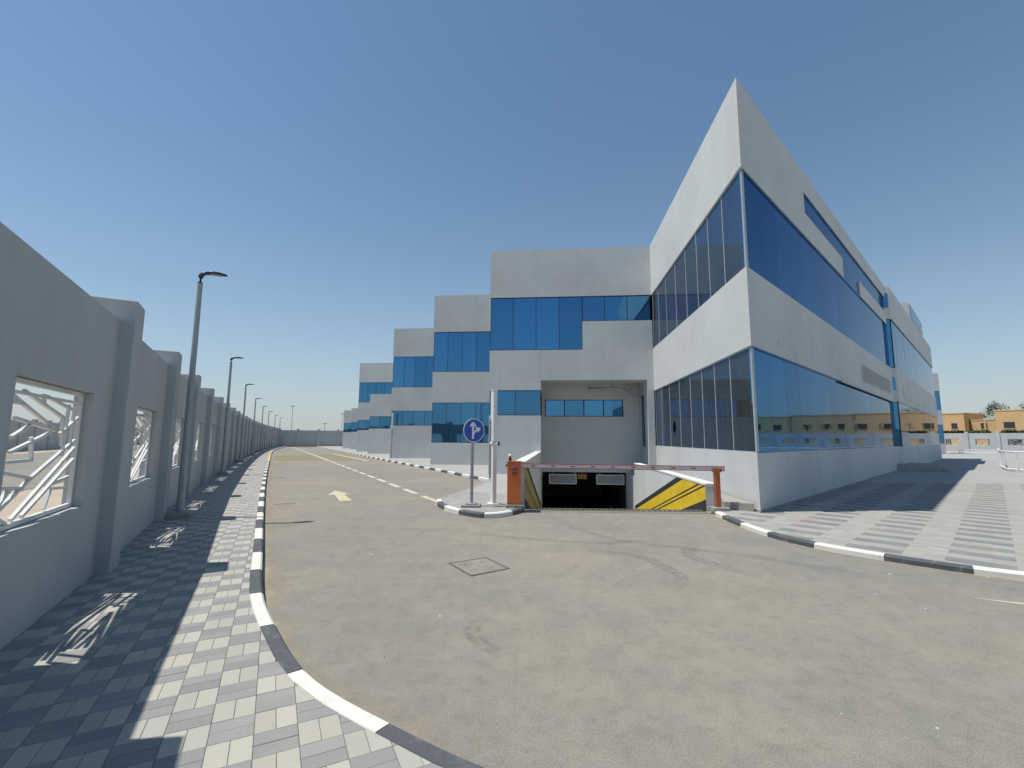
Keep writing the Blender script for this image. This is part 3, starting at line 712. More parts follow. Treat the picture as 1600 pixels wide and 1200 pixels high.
window(FJ, .75, 1.25, 1.3, 3.55, .5, 'frame_dark', rec=-.02, mw=.04)
# underground garage behind the ramp
mb = MB(); q = [FB.P(x, d, 0)[:2] for x, d in ((1.75, 2.3), (6.6, 2.3), (6.6, 15.9), (1.75, 15.9))]
z0, z1 = Z_FLOOR, .07
vs = [(*p, z0) for p in q] + [(*p, z1) for p in q]
mb.add(vs, [(0, 1, 2, 3), (4, 7, 6, 5), (1, 2, 6, 5), (2, 3, 7, 6), (3, 0, 4, 7)]); part('garage_interior', mb, M['garage'], recalc=False)
mb = MB(); FB.box(mb, 1.75, 2.27, 2.0, 2.3, -3, .07); part('wall', mb, M['plaster'])
mb = MB(); mb.prism([tuple(RMP_L), tuple(RMP_L - XV * .25), tuple(END_L - XV * .25), tuple(END_L)], -3.2, .0); part('ramp_side', mb, M['plaster'])
mb = MB(); mb.prism([tuple(RMP_R), tuple(END_R), tuple(END_R + XV * .25), tuple(RMP_R + XV * .25)], -3.2, .06); part('ramp_side', mb, M['plaster'])
mb = MB(); FB.box(mb, 2.27, 6.18, 2.3, 15.9, Z_FLOOR - .1, Z_FLOOR); part('garage_floor', mb, M['garage'])
mb = MB(); FB.box(mb, 3.98, 4.42, 2.9, 3.3, -.32, -.08); part('light_stand_in', mb, M['villa2'])  # added ochre box in place of a yellowish light inside the garage
mb = MB(); FB.box(mb, 3.84, 3.9, 2.8, 2.86, -.35, .06); part('pipe', mb, M['white_metal'])
# roof bracket inside the recess
tb = MB(); D0 = 1.0
tb.tube([FB.P(4.45, D0 + .6, 3.98), FB.P(5.0, D0, 3.90), FB.P(5.65, D0, 3.90), FB.P(6.1, D0, 3.72), FB.P(6.55, D0, 3.40)], .055, 10)
tb.tube([FB.P(6.52, D0, 4.16), FB.P(6.54, D0, 3.38)], .05, 10); tb.tube([FB.P(5.55, D0, 3.90), FB.P(5.4, D0, 4.16)], .035, 8)
tb.tube([FB.P(6.15, D0, 3.70), FB.P(6.52, D0, 3.98)], .035, 8)
part('steel_bracket', tb, M['grey_metal'], smooth=True)

# --- stepped wings going back along the lane
def fr_at(d, n): return Frame(V2(-4.691, 26.776) + DV * d - XV * n, XV, DV)
def wing(f, W, zg_low, top=ZT, steps=None, pitch=.86, two=True):
    full = fpoly(f, 0, W); core(fpoly(f, .14, W, .14), 0, top - .4)
    wall(full, -.25, zg_low); wall(full, ZM, ZG2 if two else top, 'wall' if two else 'parapet')
    window(f, .02, W, zg_low, ZM, pitch, 'frame_dark', mw=.025)
    if two: wall(full, ZG1, top, 'parapet'); window(f, .02, W, ZG2, ZG1, pitch, 'frame_dark', mw=.025)
F3 = fr_at(0, 0); wing(F3, 6.0, 1.35)
F4 = fr_at(8.0, 5.3); wing(F4, 7.0, 2.55, pitch=.9)
# fifth wing: upper storey overhangs two stepped lower ones
F5 = fr_at(24.0, 14.9); W5 = 9
wall(fpoly(F5, 0, W5), ZG1, ZT, 'parapet'); core(fpoly(F5, .14, W5, .14), ZG2, ZT - .4); window(F5, .02, W5, ZG2, ZG1, 1.0, 'frame_dark', mw=.03)
F5b = fr_at(16.8, 10.6); wall(fpoly(F5b, 0, 5, 0, 9), ZM, ZG2 + .35); wall(fpoly(F5b, 0, 5, 0, 9), -.25, 2.5); core(fpoly(F5b, .14, 5, .14, 9), 0, ZG2); window(F5b, .02, 5, 2.5, ZM, 1.0, 'frame_dark', mw=.03)
F5a = fr_at(22.8, 14.35); wall(fpoly(F5a, 0, 6, 0, 9), ZM - .1, ZG2); wall(fpoly(F5a, 0, 6, 0, 9), -.25, 2.45); core(fpoly(F5a, .14, 6, .14, 9), 0, ZG2 - .1); window(F5a, .02, 6, 2.45, ZM - .1, 1.0, 'frame_dark', mw=.03)
F6 = fr_at(36.8, 22.5); wing(F6, 6, 2.4, ZG2, pitch=1.1, two=False)
F6b = fr_at(33.0, 19.7); wing(F6b, 6, 2.4, ZG2 + .05, pitch=1.1, two=False)
# --- second volume on the long side
C2 = CW + RV * 20.9 + XV * .25
E2 = C2 + RV * 24; V2P = [C2, E2, E2 - XV * 14, C2 - XV * 6 + DV * 6, C2 - XV * 2.2]
FR2 = Frame(C2, RV, -RNV); FF2 = Frame(C2 - XV * 1.2, XV, DV)
core(inset(V2P, .14), 0, ZT - .5); wall(V2P, -.25, ZG3); wall(V2P, ZM, ZG2); wall(V2P, ZG1 + .3, ZT - .1, 'parapet')
window(FR2, .155, 23.9, ZG3, ZM, 1.16, 'glass', mw=.005, proud=-.004); window(FR2, .155, 23.9, ZG2, ZG1 + .3, 1.16, 'glass', mw=.005, proud=-.004)
window(FF2, .1, 1.15, ZG3, ZM, .8, 'frame_dark', mw=.02); window(FF2, .1, 1.15, ZG2, ZG1 + .3, .8, 'frame_dark', mw=.02)
mb = MB(); FF2.box(mb, .15, 1.1, -.015, .02, ZT - 1.3, ZT - .5); part('pane', mb, M['glass'])
mb = MB(); FF2.box(mb, .15, 1.1, -.015, .02, 4.3, 5.0); part('pane', mb, M['glass'])
lv = MB(); FR2.box(lv, 2.0, 12, -.03, 0, 4.02, 4.72); part('louvre', lv, M['plaster'])
# stair tower on its roof
T0 = C2 + RV * 9.5
wall([T0, T0 + RV * 8, T0 + RV * 8 - XV * 4, T0 - XV * 4], ZT - .1, 11.15, 'stair_tower')
mb = MB(); mb.prism([tuple(T0 + RV * .35 + RNV * .02), tuple(T0 + RV * 7.9 + RNV * .02), tuple(T0 + RV * 7.9), tuple(T0 + RV * .35)], ZT + .02, 11.0); part('pane', mb, M['glass'])
# third volume, lower
C3 = V2(54.0, 57.4)
F3R = Frame(C3 - XV * 2.9, XV, DV); V3P = [C3, C3 + DV * 4, C3 - XV * 3 + DV * 4, C3 - XV * 3]
core(inset(V3P, .14), 0, 9.6); wall(V3P, -.25, ZG3); wall(V3P, ZM, ZG2); wall(V3P, ZG1, ZT, 'parapet')
window(F3R, .05, 2.88, ZG3, ZM, .8, 'frame_dark', mw=.03); window(F3R, .05, 2.88, ZG2, ZG1, .8, 'frame_dark', mw=.03)
# entrance slab and downpipe beside the second volume
mb = MB(); q = C2 + XV * .2
mb.prism([tuple(C2 - XV * 2.0 - DV * .9), tuple(C2 + XV * 1.6 - DV * .9), tuple(C2 + XV * 1.6 + DV * 1.2), tuple(C2 - XV * 1.2 + DV * .5)], .0, .42)
st_ = MB(); st_.v = mb.v; st_.f = mb.f; st_.mi = mb.mi; part('entrance_step', st_, M['concrete'], bevel=.01)
mb = MB(); q = C2 - XV * 1.65 - DV * .12; mb.tube([(*q, .42), (*q, 2.4)], .09, 12); part('downpipe', mb, M['lamp_pole'], smooth=True)

# ledge between the ramp wall and the prow
mb = MB(); mb.prism([tuple(LIP_R + V2(.30, -.22)), tuple(CW - XV * .06 + DV * .15), tuple(CW - XV * .02 + DV * 8.5), tuple(LIP_R + DV * 8.5 + XV * .3)], .0, .25)
tag(mb.build('concrete_ledge', M['concrete'], bevel=.01), 'low raw concrete ledge between striped ramp wall and building prow', 'ledge')

# boards hanging in the garage mouth
for x0, lab in ((2.62, 'pale mesh board hanging in the garage mouth nearer the barrier cabinet'), (4.82, 'pale mesh board hanging in the garage mouth nearer the striped wall')):
    c = FB.P(x0, 2.15, 0); root = thing('hanging_board', lab, 'hanging board', (c[0], c[1], -.48), 'mesh boards hanging over the garage entry')
    f = Frame((0, 0), XV, DV); fr = MB()
    for a, b in (((0, 0), (1.25, 0)), ((0, .42), (1.25, .42)), ((0, 0), (0, .42)), ((1.25, 0), (1.25, .42))): fr.bar(f.P(a[0], 0, a[1]), f.P(b[0], 0, b[1]), .035, .04, (*DV, 0))
    for x in (.15, 1.1): fr.tube([f.P(x, 0, .42), f.P(x, 0, .56)], .01, 6)
    fr.build('frame', M['white_metal'], root)
    pm = MB(); f.box(pm, .015, 1.235, .0, .012, .015, .405)
    pn = pm.build('mesh_panel', M['mesh_panel'], root)
    wr = MB()
    for i in range(1, 26): wr.bar(f.P(i * .048, -.006, .02), f.P(i * .048, -.006, .40), .008, .008, (*DV, 0))
    for i in range(1, 9): wr.bar(f.P(.02, -.008, i * .046), f.P(1.23, -.008, i * .046), .008, .008, (*DV, 0))
    w_ = wr.build('wire_mesh', M['grey_metal'], pn); w_['kind'] = 'stuff'

# ------------------------------------------------------------------ boundary wall along the lane
ZW, ZP = 2.92, 3.17
def grille_segments():
    # (x0,z0,x1,z1) inside an opening 1.65 x 1.11, drawn from its lower left (nearer) corner
    return [(.03, 1.0, 1.62, 1.0), (1.34, .97, 1.30, .5), (1.5, .97, 1.47, .58), (1.2, .70, 1.6, .86), (0.06, 1.02, 1.06, 0.74), (0.4, 1.02, 1.26, 0.84), (0.76, 1.02, 0.79, 0.94), (0.8, 1.01, 1.42, 0.93), (0.04, 0.93, 0.43, 0.92), (0.03, 0.92, 0.08, 0.46), (0.15, 0.92, 0.22, 0.44), (0.31, 0.81, 1.08, 0.73), (0.3, 0.67, 0.57, 0.76), (0.3, 0.56, 0.99, 0.71), (0.26, 0.49, 0.67, 0.49), (1.22, 0.85, 1.27, 0.59), (0.72, 0.35, 1.58, 0.64), (0.45, 0.06, 1.6, 0.57), (0.63, 0.06, 1.6, 0.46), (0.08, 0.44, 0.72, 0.34), (0.12, 0.32, 0.58, 0.28), (0.18, 0.13, 0.69, 0.34), (1.14, 0.26, 1.53, 0.3), (1.18, 0.22, 1.51, 0.2), (1.14, 0.23, 1.03, 0.06), (0.63, 0.67, 0.68, 0.48), (0.04, 0.06, 0.37, 0.29), (0.04, 0.18, 0.38, 0.04)]
boundary = thing('boundary_wall', 'long grey boundary wall with tall piers and white grilled openings beside the footpath', 'boundary wall', (*ST(0, -1.5), 0))
OB = ST(0, -1.5)
def bpart(name, mb, m, parent=None, **kw): mb.v = [(x - OB[0], y - OB[1], z) for x, y, z in mb.v]; return mb.build(name, m, parent or boundary, **kw)
SP = 3.65; s0 = 6.62 - 4 * SP; npier = 28
for i in range(npier):
    sp_ = s0 + i * SP; t0, t1 = wall_t(sp_), wall_t(sp_ + SP)
    a = ST(sp_, t0 - .14); b = ST(sp_ + SP, t1 - .14); d = (b - a); L = np.linalg.norm(d); d /= L; inn = V2(-d[1], d[0])   # inn: away from the path
    f = Frame(a, d, inn)
    mb = MB(); f.box(mb, -.01, .42, -.14, .30, -.2, ZP); bpart('pier', mb, M['wall_paint'], bevel=.012)
    vis = 2 <= i
    o0, o1, zb, zt = L - .62 - 1.66, L - .62, .92, 2.03
    mb = MB(); f.box(mb, .42, o0, 0, .15, -.2, ZW); f.box(mb, o1, L - .01, 0, .15, -.2, ZW); f.box(mb, o0, o1, 0, .15, -.2, zb); f.box(mb, o0, o1, 0, .15, zt, ZW); bpart('wall_panel', mb, M['wall_paint'])
    root = bpy.data.objects.new('grille', None); COL.objects.link(root); root.parent = boundary; q = f.P(o0, .09, zb); root.location = (q[0] - OB[0], q[1] - OB[1], q[2])
    root.rotation_euler = (0, 0, math.atan2(d[1], d[0]))
    if i == 0:
        fm = MB()
        for a_, b_ in (((0, .025), (1.66, .025)), ((0, 1.085), (1.66, 1.085)), ((.025, 0), (.025, 1.11)), ((1.635, 0), (1.635, 1.11))): fm.bar((a_[0], 0, a_[1]), (b_[0], 0, b_[1]), .035, .035, (0, 1, 0))
        frame_me = fm.mesh('grille_frame', M['grille']); bars = []
        for x0, z0_, x1, z1_ in grille_segments():
            bmb = MB(); bmb.bar((x0, 0, z0_), (x1, 0, z1_), .024, .024, (0, 1, 0)); bars.append(bmb.mesh('bar', M['grille']))
        al = MB()
        for x0, z0_, x1, z1_ in grille_segments(): al.bar((x0, 0, z0_), (x1, 0, z1_), .024, .024, (0, 1, 0))
        all_me = al.mesh('bars', M['grille'])
    link(bpy.data.objects.new('frame', frame_me), root)
    if 2 <= i <= 6:
        for me in bars: link(bpy.data.objects.new('bar', me), root)
    else: link(bpy.data.objects.new('bars', all_me), root)['kind'] = 'stuff'
# wall at the far end of the lane, and the one behind the viewer
def plain_wall(name, label, p0, d, n, z=2.9, pitch=3.65, openings=False, thin=.2):
    root = thing(name, label, 'boundary wall', (p0[0], p0[1], 0)); d = np.array(d) / np.linalg.norm(d); inn = V2(-d[1], d[0]); f = Frame((0, 0), d, inn)
    for i in range(n):
        x = i * pitch; mb = MB(); f.box(mb, x, x + .42, -.14, .3, -.2, z + .25); mb.build('pier', M['wall_paint'], root, bevel=.012)
        mb = MB()
        if openings:
            a, b = x + 1.2, x + 2.85; f.box(mb, x + .42, a, 0, thin, -.2, z); f.box(mb, b, x + pitch, 0, thin, -.2, z); f.box(mb, a, b, 0, thin, -.2, .92); f.box(mb, a, b, 0, thin, 2.03, z)
        else: f.box(mb, x + .42, x + pitch, 0, thin, -.2, z)
        mb.build('wall_panel', M['wall_paint'], root)
        if openings:
            g_ = MB(); g_.bar(f.P(a, .1, .95), f.P(b, .1, .95), .05, .05, (*inn, 0)); g_.bar(f.P(a, .1, 2.0), f.P(b, .1, 2.0), .05, .05, (*inn, 0))
            for x0, z0_, x1, z1_ in grille_segments()[::2]: g_.bar(f.P(a + x0, .1, .92 + z0_), f.P(a + x1, .1, .92 + z1_), .04, .04, (*inn, 0))
            go = g_.build('grille', M['grille'], root)
    return root
plain_wall('boundary_wall', 'shaded grey wall with piers closing the far end of the lane', ST(88.5, .2), PV, 7, 2.85, 3.3)
plain_wall('boundary_wall', 'grey wall behind the viewer, mirrored in the lower blue glass', V2(40, -7), V2(-1, 0), 13, 2.9)
plain_wall('boundary_wall', 'pale wall with grilled openings in front of the orange villas', ST(58, 99), -EV, 23, 2.9, 3.65, True)
plain_wall('boundary_wall', 'distant pale wall seen through the grille of the nearest opening', ST(118, -24), -EV, 30, 3.2)
sheet('road', [tuple(ST(-30, -20)), tuple(ST(-30, -6.5)), tuple(ST(120, -6.5)), tuple(ST(120, -20))], [], 0, M['asphalt'])

# ------------------------------------------------------------------ street lamps
def make_lamp():
    root = thing('street_lamp', '', 'street lamp')
    mb = MB(); mb.box(-.19, .19, -.19, .19, -.02, .10); mb.build('plinth', M['concrete'], root, bevel=.012)
    mb = MB(); mb.box(-.13, .13, -.13, .13, .10, .118); 
    for x in (-.095, .095):
        for y in (-.095, .095): mb.tube([(x, y, .118), (x, y, .15)], .014, 6)
    mb.build('base_plate', M['grey_metal'], root)
    mb = MB(); mb.tube([(0, 0, .118), (0, 0, .2), (0, 0, 4.47)], [.072, .062, .044], 16); po = mb.build('pole', M['lamp_pole'], root, smooth=True)
    mb = MB(); mb.box(-.03, .03, -.068, -.052, .5, .75); mb.build('access_door', M['grey_metal'], po)
    mb = MB(); mb.tube([(0, 0, 4.46), (0, 0, 4.60), (.02, 0, 4.65), (.08, 0, 4.68), (.15, 0, 4.685)], [.05, .05, .046, .036, .03], 12); hn = mb.build('lamp_neck', M['dark_metal'], root, smooth=True)
    hd = MB(); prof = [(.07, .045, .026), (.14, .08, .026), (.22, .095, .024), (.32, .09, .02), (.40, .07, .015), (.44, .04, .010)]; vs = []; n = 14
    for x, w, h in prof:
        zc = 4.69 + .014 * math.sin((x - .07) / .37 * math.pi)
        for k in range(n): a = 2 * math.pi * k / n; vs.append((x, w * math.copysign(abs(math.cos(a)) ** .6, math.cos(a)), zc + h * math.copysign(abs(math.sin(a)) ** .8, math.sin(a))))
    fs = [(i * n + k, i * n + (k + 1) % n, (i + 1) * n + (k + 1) % n, (i + 1) * n + k) for i in range(len(prof) - 1) for k in range(n)] + [tuple(range(n)), tuple(range((len(prof) - 1) * n, len(prof) * n))]
    hd.add(vs, fs); h_ = hd.build('lamp_head', M['dark_metal'], root, smooth=True)
    mb = MB(); mb.box(.16, .34, -.05, .05, 4.668, 4.676); mb.build('lens', M['mesh_panel'], h_)
    return root
LAMPS = [(10.5, -1.46), (21.5, -1.72), (32.1, -1.70), (43.6, -1.53), (54.3, -1.18), (64.6, -.72), (75.3, 0.0), (84.0, .75)]
names = ['tall grey street lamp nearest the viewer, beside the wall pier', 'second street lamp along the wall, after the tallest one', 'third street lamp in the row along the wall', 'fourth street lamp in the row along the wall',
         'fifth street lamp in the row along the wall', 'sixth street lamp in the row along the wall', 'seventh street lamp, one before the end of the row', 'last and smallest street lamp by the far end wall']
lamp0 = make_lamp()
for i, (s, t) in enumerate(LAMPS):
    o = lamp0 if i == 0 else copy_tree(lamp0)
    q = ST(s, t); o.location = (q[0], q[1], .12); o.rotation_euler = (0, 0, math.atan2(PV[1], PV[0])); o['label'] = names[i]; o['group'] = 'street lamps along the boundary wall'

# ------------------------------------------------------------------ barrier
ZI = .10
bar = thing('barrier_gate', 'orange barrier cabinet with its lowered red edged arm across the ramp', 'barrier', (.06, 10.36, ZI))
mb = MB(); mb.box(-.18, .18, -.17, .2, -.03, .07); mb.build('concrete_base', M['concrete'], bar, bevel=.008)
mb = MB(); mb.box(-.155, .145, -.14, .16, .07, .985); cab = mb.build('cabinet', M['orange'], bar, bevel=.012)
mb = MB(); mb.box(-.165, .155, -.15, .17, .985, 1.005); mb.build('lid', M['orange_dark'], cab, bevel=.004)
mb = MB(); mb.box(-.145, .135, -.146, -.14, .08, .115); mb.build('door_seam', M['orange_dark'], cab)
em = MB()
def yquad(mb, x0, x1, z0, z1, y, mi=0): mb.box(x0, x1, y - .003, y, z0, z1, mi)
em.tube([(-.06, -.143, .80), (-.055, -.143, .85), (-.02, -.143, .875), (.03, -.143, .875), (.065, -.143, .85), (.07, -.143, .80)], .016, 6, 0)
em.tube([(-.02, -.143, .80), (-.005, -.143, .835), (.025, -.143, .835), (.035, -.143, .80)], .012, 6, 0)
yquad(em, -.035, -.005, .72, .78, -.14, 1); yquad(em, .02, .05, .72, .78, -.14, 1); yquad(em, -.05, .06, .685, .693, -.14, 1)
em.build('emblem', [M['purple'], M['black']], cab)
mb = MB(); mb.tube([(-.09, 0, 1.005), (-.09, 0, 1.07)], .03, 10); mb.build('beacon_base', M['black'], bar, smooth=True)
mb = MB(); mb.tube([(-.09, 0, 1.07), (-.09, 0, 1.13), (-.085, 0, 1.155)], [.045, .05, .03], 12); mb.tube([(-.055, -.02, 1.12), (-.02, -.02, 1.15)], .022, 8); mb.build('beacon', M['beacon'], bar, smooth=True)
mb = MB(); mb.box(-.19, -.155, -.03, .03, .88, .93); mb.build('key_switch', M['black'], bar)
AX0, AX1 = .145, 4.60
def arm_pt(x): return (x, -.02 - .03 * x)
am = MB(); am.bar((.10, -.02, .905), (AX1, -.16, .875), .075, .04, (0, -1, 0)); arm = am.build('arm', M['arm'], bar, bevel=.004)
for dz in (.046, -.046):
    mb = MB(); mb.bar((.16, -.022, .905 + dz), (AX1, -.162, .875 + dz), .010, .046, (0, -1, 0)); mb.build('red_edge', M['red'], arm)
for i in range(10):
    x = .42 + i * .44; f = (x - .1) / (AX1 - .1); mb = MB(); mb.bar((x - .045, -.043 - .14 * f, .905 - .03 * f), (x + .045, -.043 - .14 * f - .003, .905 - .03 * f), .022, .006, (0, -1, 0)); mb.build('reflector', M['red'], arm)
mb = MB(); mb.bar((AX1, -.16, .875), (AX1 + .01, -.16, .875), .115, .05, (0, -1, 0)); mb.build('end_cap', M['red'], arm)
post = thing('barrier_post', 'rusty orange post holding up the free end of the barrier arm', 'barrier post', (4.50, 10.20, .08))
mb = MB(); mb.box(-.16, .2, -.15, .15, -.02, .07); mb.build('concrete_base', M['concrete'], post, bevel=.008)
mb = MB(); mb.box(-.055, .055, -.05, .05, .07, .82); mb.build('post', M['orange_dark'], post, bevel=.006)
mb = MB(); mb.box(-.08, .10, -.06, .06, .82, .842); mb.box(-.08, .10, .045, .06, .842, .93); mb.box(-.08, .10, -.06, -.045, .842, .90); mb.build('cradle', M['orange_dark'], post, bevel=.003)

# ------------------------------------------------------------------ direction sign
sg = thing('traffic_sign', 'round blue traffic sign with white straight and right arrows on grey pole', 'traffic sign', (-.885, 10.42, ZI))
mb = MB(); mb.box(-.22, .2, -.2, .2, -.02, .05); mb.build('concrete_base', M['concrete'], sg, bevel=.008)
mb = MB(); mb.box(-.13, .13, -.12, .12, .05, .075); mb.tube([(-.09, -.08, .075), (-.09, -.08, .10)], .014, 6); mb.tube([(.09, -.08, .075), (.09, -.08, .10)], .014, 6); mb.build('base_plate', M['mesh_panel'], sg)
mb = MB(); mb.tube([(0, 0, .07), (0, 0, 1.95)], .036, 14); mb.build('pole', M['grey_metal'], sg, smooth=True)
YAW = math.radians(33)
disc = bpy.data.objects.new('sign_face', None); COL.objects.link(disc); disc.parent = sg; disc.location = (.035, -.05, 1.68); disc.rotation_euler = (0, 0, YAW)
def disc_mesh(r, y0, y1, n=48):
    mb = MB(); vs = [(r * math.cos(2 * math.pi * k / n), y0, r * math.sin(2 * math.pi * k / n)) for k in range(n)] + [(r * math.cos(2 * math.pi * k / n), y1, r * math.sin(2 * math.pi * k / n)) for k in range(n)]
    mb.add(vs, [tuple(range(n)), tuple(range(n, 2 * n))] + [(k, (k + 1) % n, n + (k + 1) % n, n + k) for k in range(n)]); return mb
disc_mesh(.268, -.004, .004).build('rim', M['white'], disc)
disc_mesh(.25, -.0075, -.0042).build('blue_disc', M['blue'], disc)
ar = MB()
def yprism(mb, pts, y0, y1):
    k = len(pts); tri = tessellate_polygon([[Vector((x, z, 0)) for x, z in pts]])
    mb.add([(x, y0, z) for x, z in pts] + [(x, y1, z) for x, z in pts], [tuple(t) for t in tri] + [(i, (i + 1) % k, k + (i + 1) % k, k + i) for i in range(k)])
yprism(ar, [(-.055, -.19), (-.005, -.19), (-.005, -.11), (-.005, .10), (.045, .07), (.045, .125), (-.03, .20), (-.105, .125), (-.105, .07), (-.055, .10)], -.0105, -.0078)
yprism(ar, [(-.006, -.11), (.02, -.05), (.08, -.005), (.08, -.055), (.165, .03), (.155, .07), (.03, .07), (.03, .05), (.055, .03), (.0, -.02), (-.006, -.04)], -.0105, -.0078)
ar.build('arrows', M['white'], disc)
mb = MB(); mb.box(-.05, .05, .004, .05, .09, .12); mb.box(-.05, .05, .004, .05, -.12, -.09); mb.build('bracket', M['grey_metal'], disc)

# ------------------------------------------------------------------ camera pole
cp = thing('camera_pole', 'white square pole with arrow straight top between traffic sign and orange cabinet', 'camera pole', (-.42, 10.75, ZI))
cp['label'] = 'tall white square pole between the blue sign and orange cabinet'
mb = MB(); mb.box(-.19, .19, -.19, .19, -.02, .012); mb.build('concrete_base', M['concrete'], cp, bevel=.006)
mb = MB(); mb.box(-.13, .13, -.13, .13, .012, .035); mb.build('base_plate', M['white_metal'], cp, bevel=.004)
mb = MB(); mb.box(-.052, .052, -.06, .06, .035, 2.62); mb.build('pole', M['white_metal'], cp, bevel=.008).rotation_euler = (0, 0, math.radians(38))
mb = MB(); mb.box(-.06, .06, -.068, .068, 2.62, 2.64); mb.build('cap', M['white_metal'], cp).rotation_euler = (0, 0, math.radians(38))
mb = MB(); mb.tube([(-.085, .0, .6), (-.085, .0, 1.95)], .016, 8); mb.build('conduit', M['grey_metal'], cp, smooth=True)
cc = thing('security_camera', 'white bullet camera with black lens fixed to the white pole', 'security camera', (-.42, 10.66, 1.475))
mb = MB(); mb.tube([(0, .04, 0), (0, -.05, -.01)], .04, 12); mb.build('bracket', M['white_metal'], cc, smooth=True)
mb = MB(); mb.tube([(-.07, -.07, .005), (-.05, -.075, .01), (.11, -.10, .012)], [.03, .045, .045], 14); mb.build('housing', M['white_metal'], cc, smooth=True)
mb = MB(); mb.tube([(.11, -.10, .012), (.13, -.103, .012), (.145, -.105, .012)], [.047, .047, .035], 14); mb.build('lens_hood', M['black'], cc, smooth=True)
mb = MB(); mb.box(-.04, .12, -.135, -.05, .058, .066); mb.build('sun_shield', M['white_metal'], cc)

# ------------------------------------------------------------------ ironwork in the road
root = thing('manhole_cover', 'square dusty manhole cover in the middle of the asphalt', 'manhole cover', (-.42, 6.0, 0))
cn = [V2(-.80, 6.13), V2(-.34, 6.42), V2(-.02, 5.90), V2(-.46, 5.58)]; o_ = V2(-.42, 6.0)
mb = MB()
for i in range(4): a, b = cn[i] - o_, cn[(i + 1) % 4] - o_; mb.bar((*a, .002), (*b, .002), .018, .005, (0, 0, 1))
mb.build('frame', mottled('dusty_cover_frame', (.12, .11, .09), .3, 8, .9), root)
mb = MB(); mb.prism([tuple((q - o_) * .93) for q in cn], .0008, .005); lid = mb.build('lid', M['rust'], root)
mb = MB()
for a, b in ((.25, .3), (.7, .3), (.3, .7), (.72, .72), (.5, .5)):
    q = (cn[0] * (1 - a) * (1 - b) + cn[1] * a * (1 - b) + cn[2] * a * b + cn[3] * (1 - a) * b) - o_; mb.tube([(*q, .004), (*q, .0065)], .012, 8)
mb.build('lifting_holes', M['iron'], lid)
root = thing('gully_grate', 'dark slotted gully grate in the lane beside the kerb', 'gully grate', (*ST(12.6, .32), 0)); root.rotation_euler = (0, 0, math.atan2(PV[1], PV[0]))
mb = MB(); mb.prism([(-.27, -.13), (.27, -.13), (.27, .13), (-.27, .13)], .0008, .003); mb.build('frame', M['mortar'], root)
for i in range(9): 
    mb = MB(); x = -.22 + i * .055; mb.prism([(x - .018, -.09), (x + .018, -.09), (x + .018, .09), (x - .018, .09)], .002, .006); mb.build('slot', M['iron'], root)
root = thing('painted_ring', 'faint red painted ring on the paving by the prow', 'paint mark', (5.75, 9.25, .081))
mb = MB(); n = 28
vs = [((.19 + e) * math.cos(2 * math.pi * k / n), (.19 + e) * math.sin(2 * math.pi * k / n), z) for e, z in ((-.012, .0015), (.012, .0015), (.012, -.006), (-.012, -.006)) for k in range(n)]
mb.add(vs, [(j * n + k, j * n + (k + 1) % n, ((j + 1) % 4) * n + (k + 1) % n, ((j + 1) % 4) * n + k) for j in range(4) for k in range(n)])
M['red_chalk'] = mottled('red_spray', (.55, .22, .17), .15, 8, .9); mb.build('ring', M['red_chalk'], root)

# ------------------------------------------------------------------ railings and villas on the far right
def railing(label, pts, h=1.0, z=.08):
    root = thing('railing', label, 'railing', (*pts[0], z)); o0 = np.array(pts[0])
    P = Path(catmull([np.array(p) - o0 for p in pts], .5)); ls = np.linspace(0, P.L[-1], 40)
    for hh, nm in ((h, 'top_rail'), (.12, 'bottom_rail')):
        mb = MB(); mb.tube([(*P.at(l), hh) for l in ls], .045, 8); mb.build(nm, M['white_metal'], root, smooth=True)
    for l in np.arange(0, P.L[-1], 1.6): mb = MB(); q = P.at(l); mb.tube([(*q, 0), (*q, h)], .035, 8); mb.build('post', M['white_metal'], root, smooth=True)
    return root
railing('white tubular railing curving round the paving at the edge of view', [(39, 37), (31, 29.4), (26.2, 24.6), (25.5, 23.2), (26.6, 21.8), (30, 19), (36, 14)])
railing('low dark rail in front of the pale wall by the far prow', [(56.2, 58), (57.4, 57), (58.8, 55.6)], .45)
def villa(s, t, w, dep, h, m, label, seed):
    r = random.Random(seed); root = thing('villa', label, 'villa', (*ST(s, t), 0), 'orange villas beyond the wall'); f = Frame((0, 0), -EV, PV)
    mb = MB(); f.box(mb, 0, w, 0, dep, -.1, h); mb.build('wall', m, root)
    mb = MB(); f.box(mb, -.06, w + .06, -.06, .2, h, h + .22); f.box(mb, -.06, w + .06, dep - .2, dep + .06, h, h + .22); f.box(mb, -.06, .2, .2, dep - .2, h, h + .22); f.box(mb, w - .2, w + .06, .2, dep - .2, h, h + .22); mb.build('parapet', m, root)
    for lv in ((1.0, 2.1), (4.0, 5.1)):
        if lv[1] > h - .5: continue
        x = 1.0 + r.random()
        while x < w - 1.6:
            ww = r.choice((.9, 1.4, 1.9)); mb = MB(); f.box(mb, x, x + ww, -.03, .05, *lv); wo = mb.build('window', M['frame_dark'], root)
            mb = MB(); f.box(mb, x + .06, x + ww - .06, -.036, -.031, lv[0] + .06, lv[1] - .06); mb.build('pane', M['villa_glass'], wo)
            mb = MB(); f.box(mb, x - .08, x + ww + .08, -.1, -.03, lv[0] - .1, lv[0]); mb.build('sill', m, wo); x += ww + 1.4 + r.random() * 1.6
    mb = MB(); f.box(mb, w * .45, w * .45 + .3, -.05, 0, 0, h); mb.build('pilaster', m, root)
    return root
villa(46.0, 118, 7.5, 9, 6.9, M['villa'], 'orange flat roofed villa just right of the blue office building', 1)
villa(38.2, 120, 4.0, 8, 5.6, M['villa2'], 'lower ochre link building between two orange villas', 2)
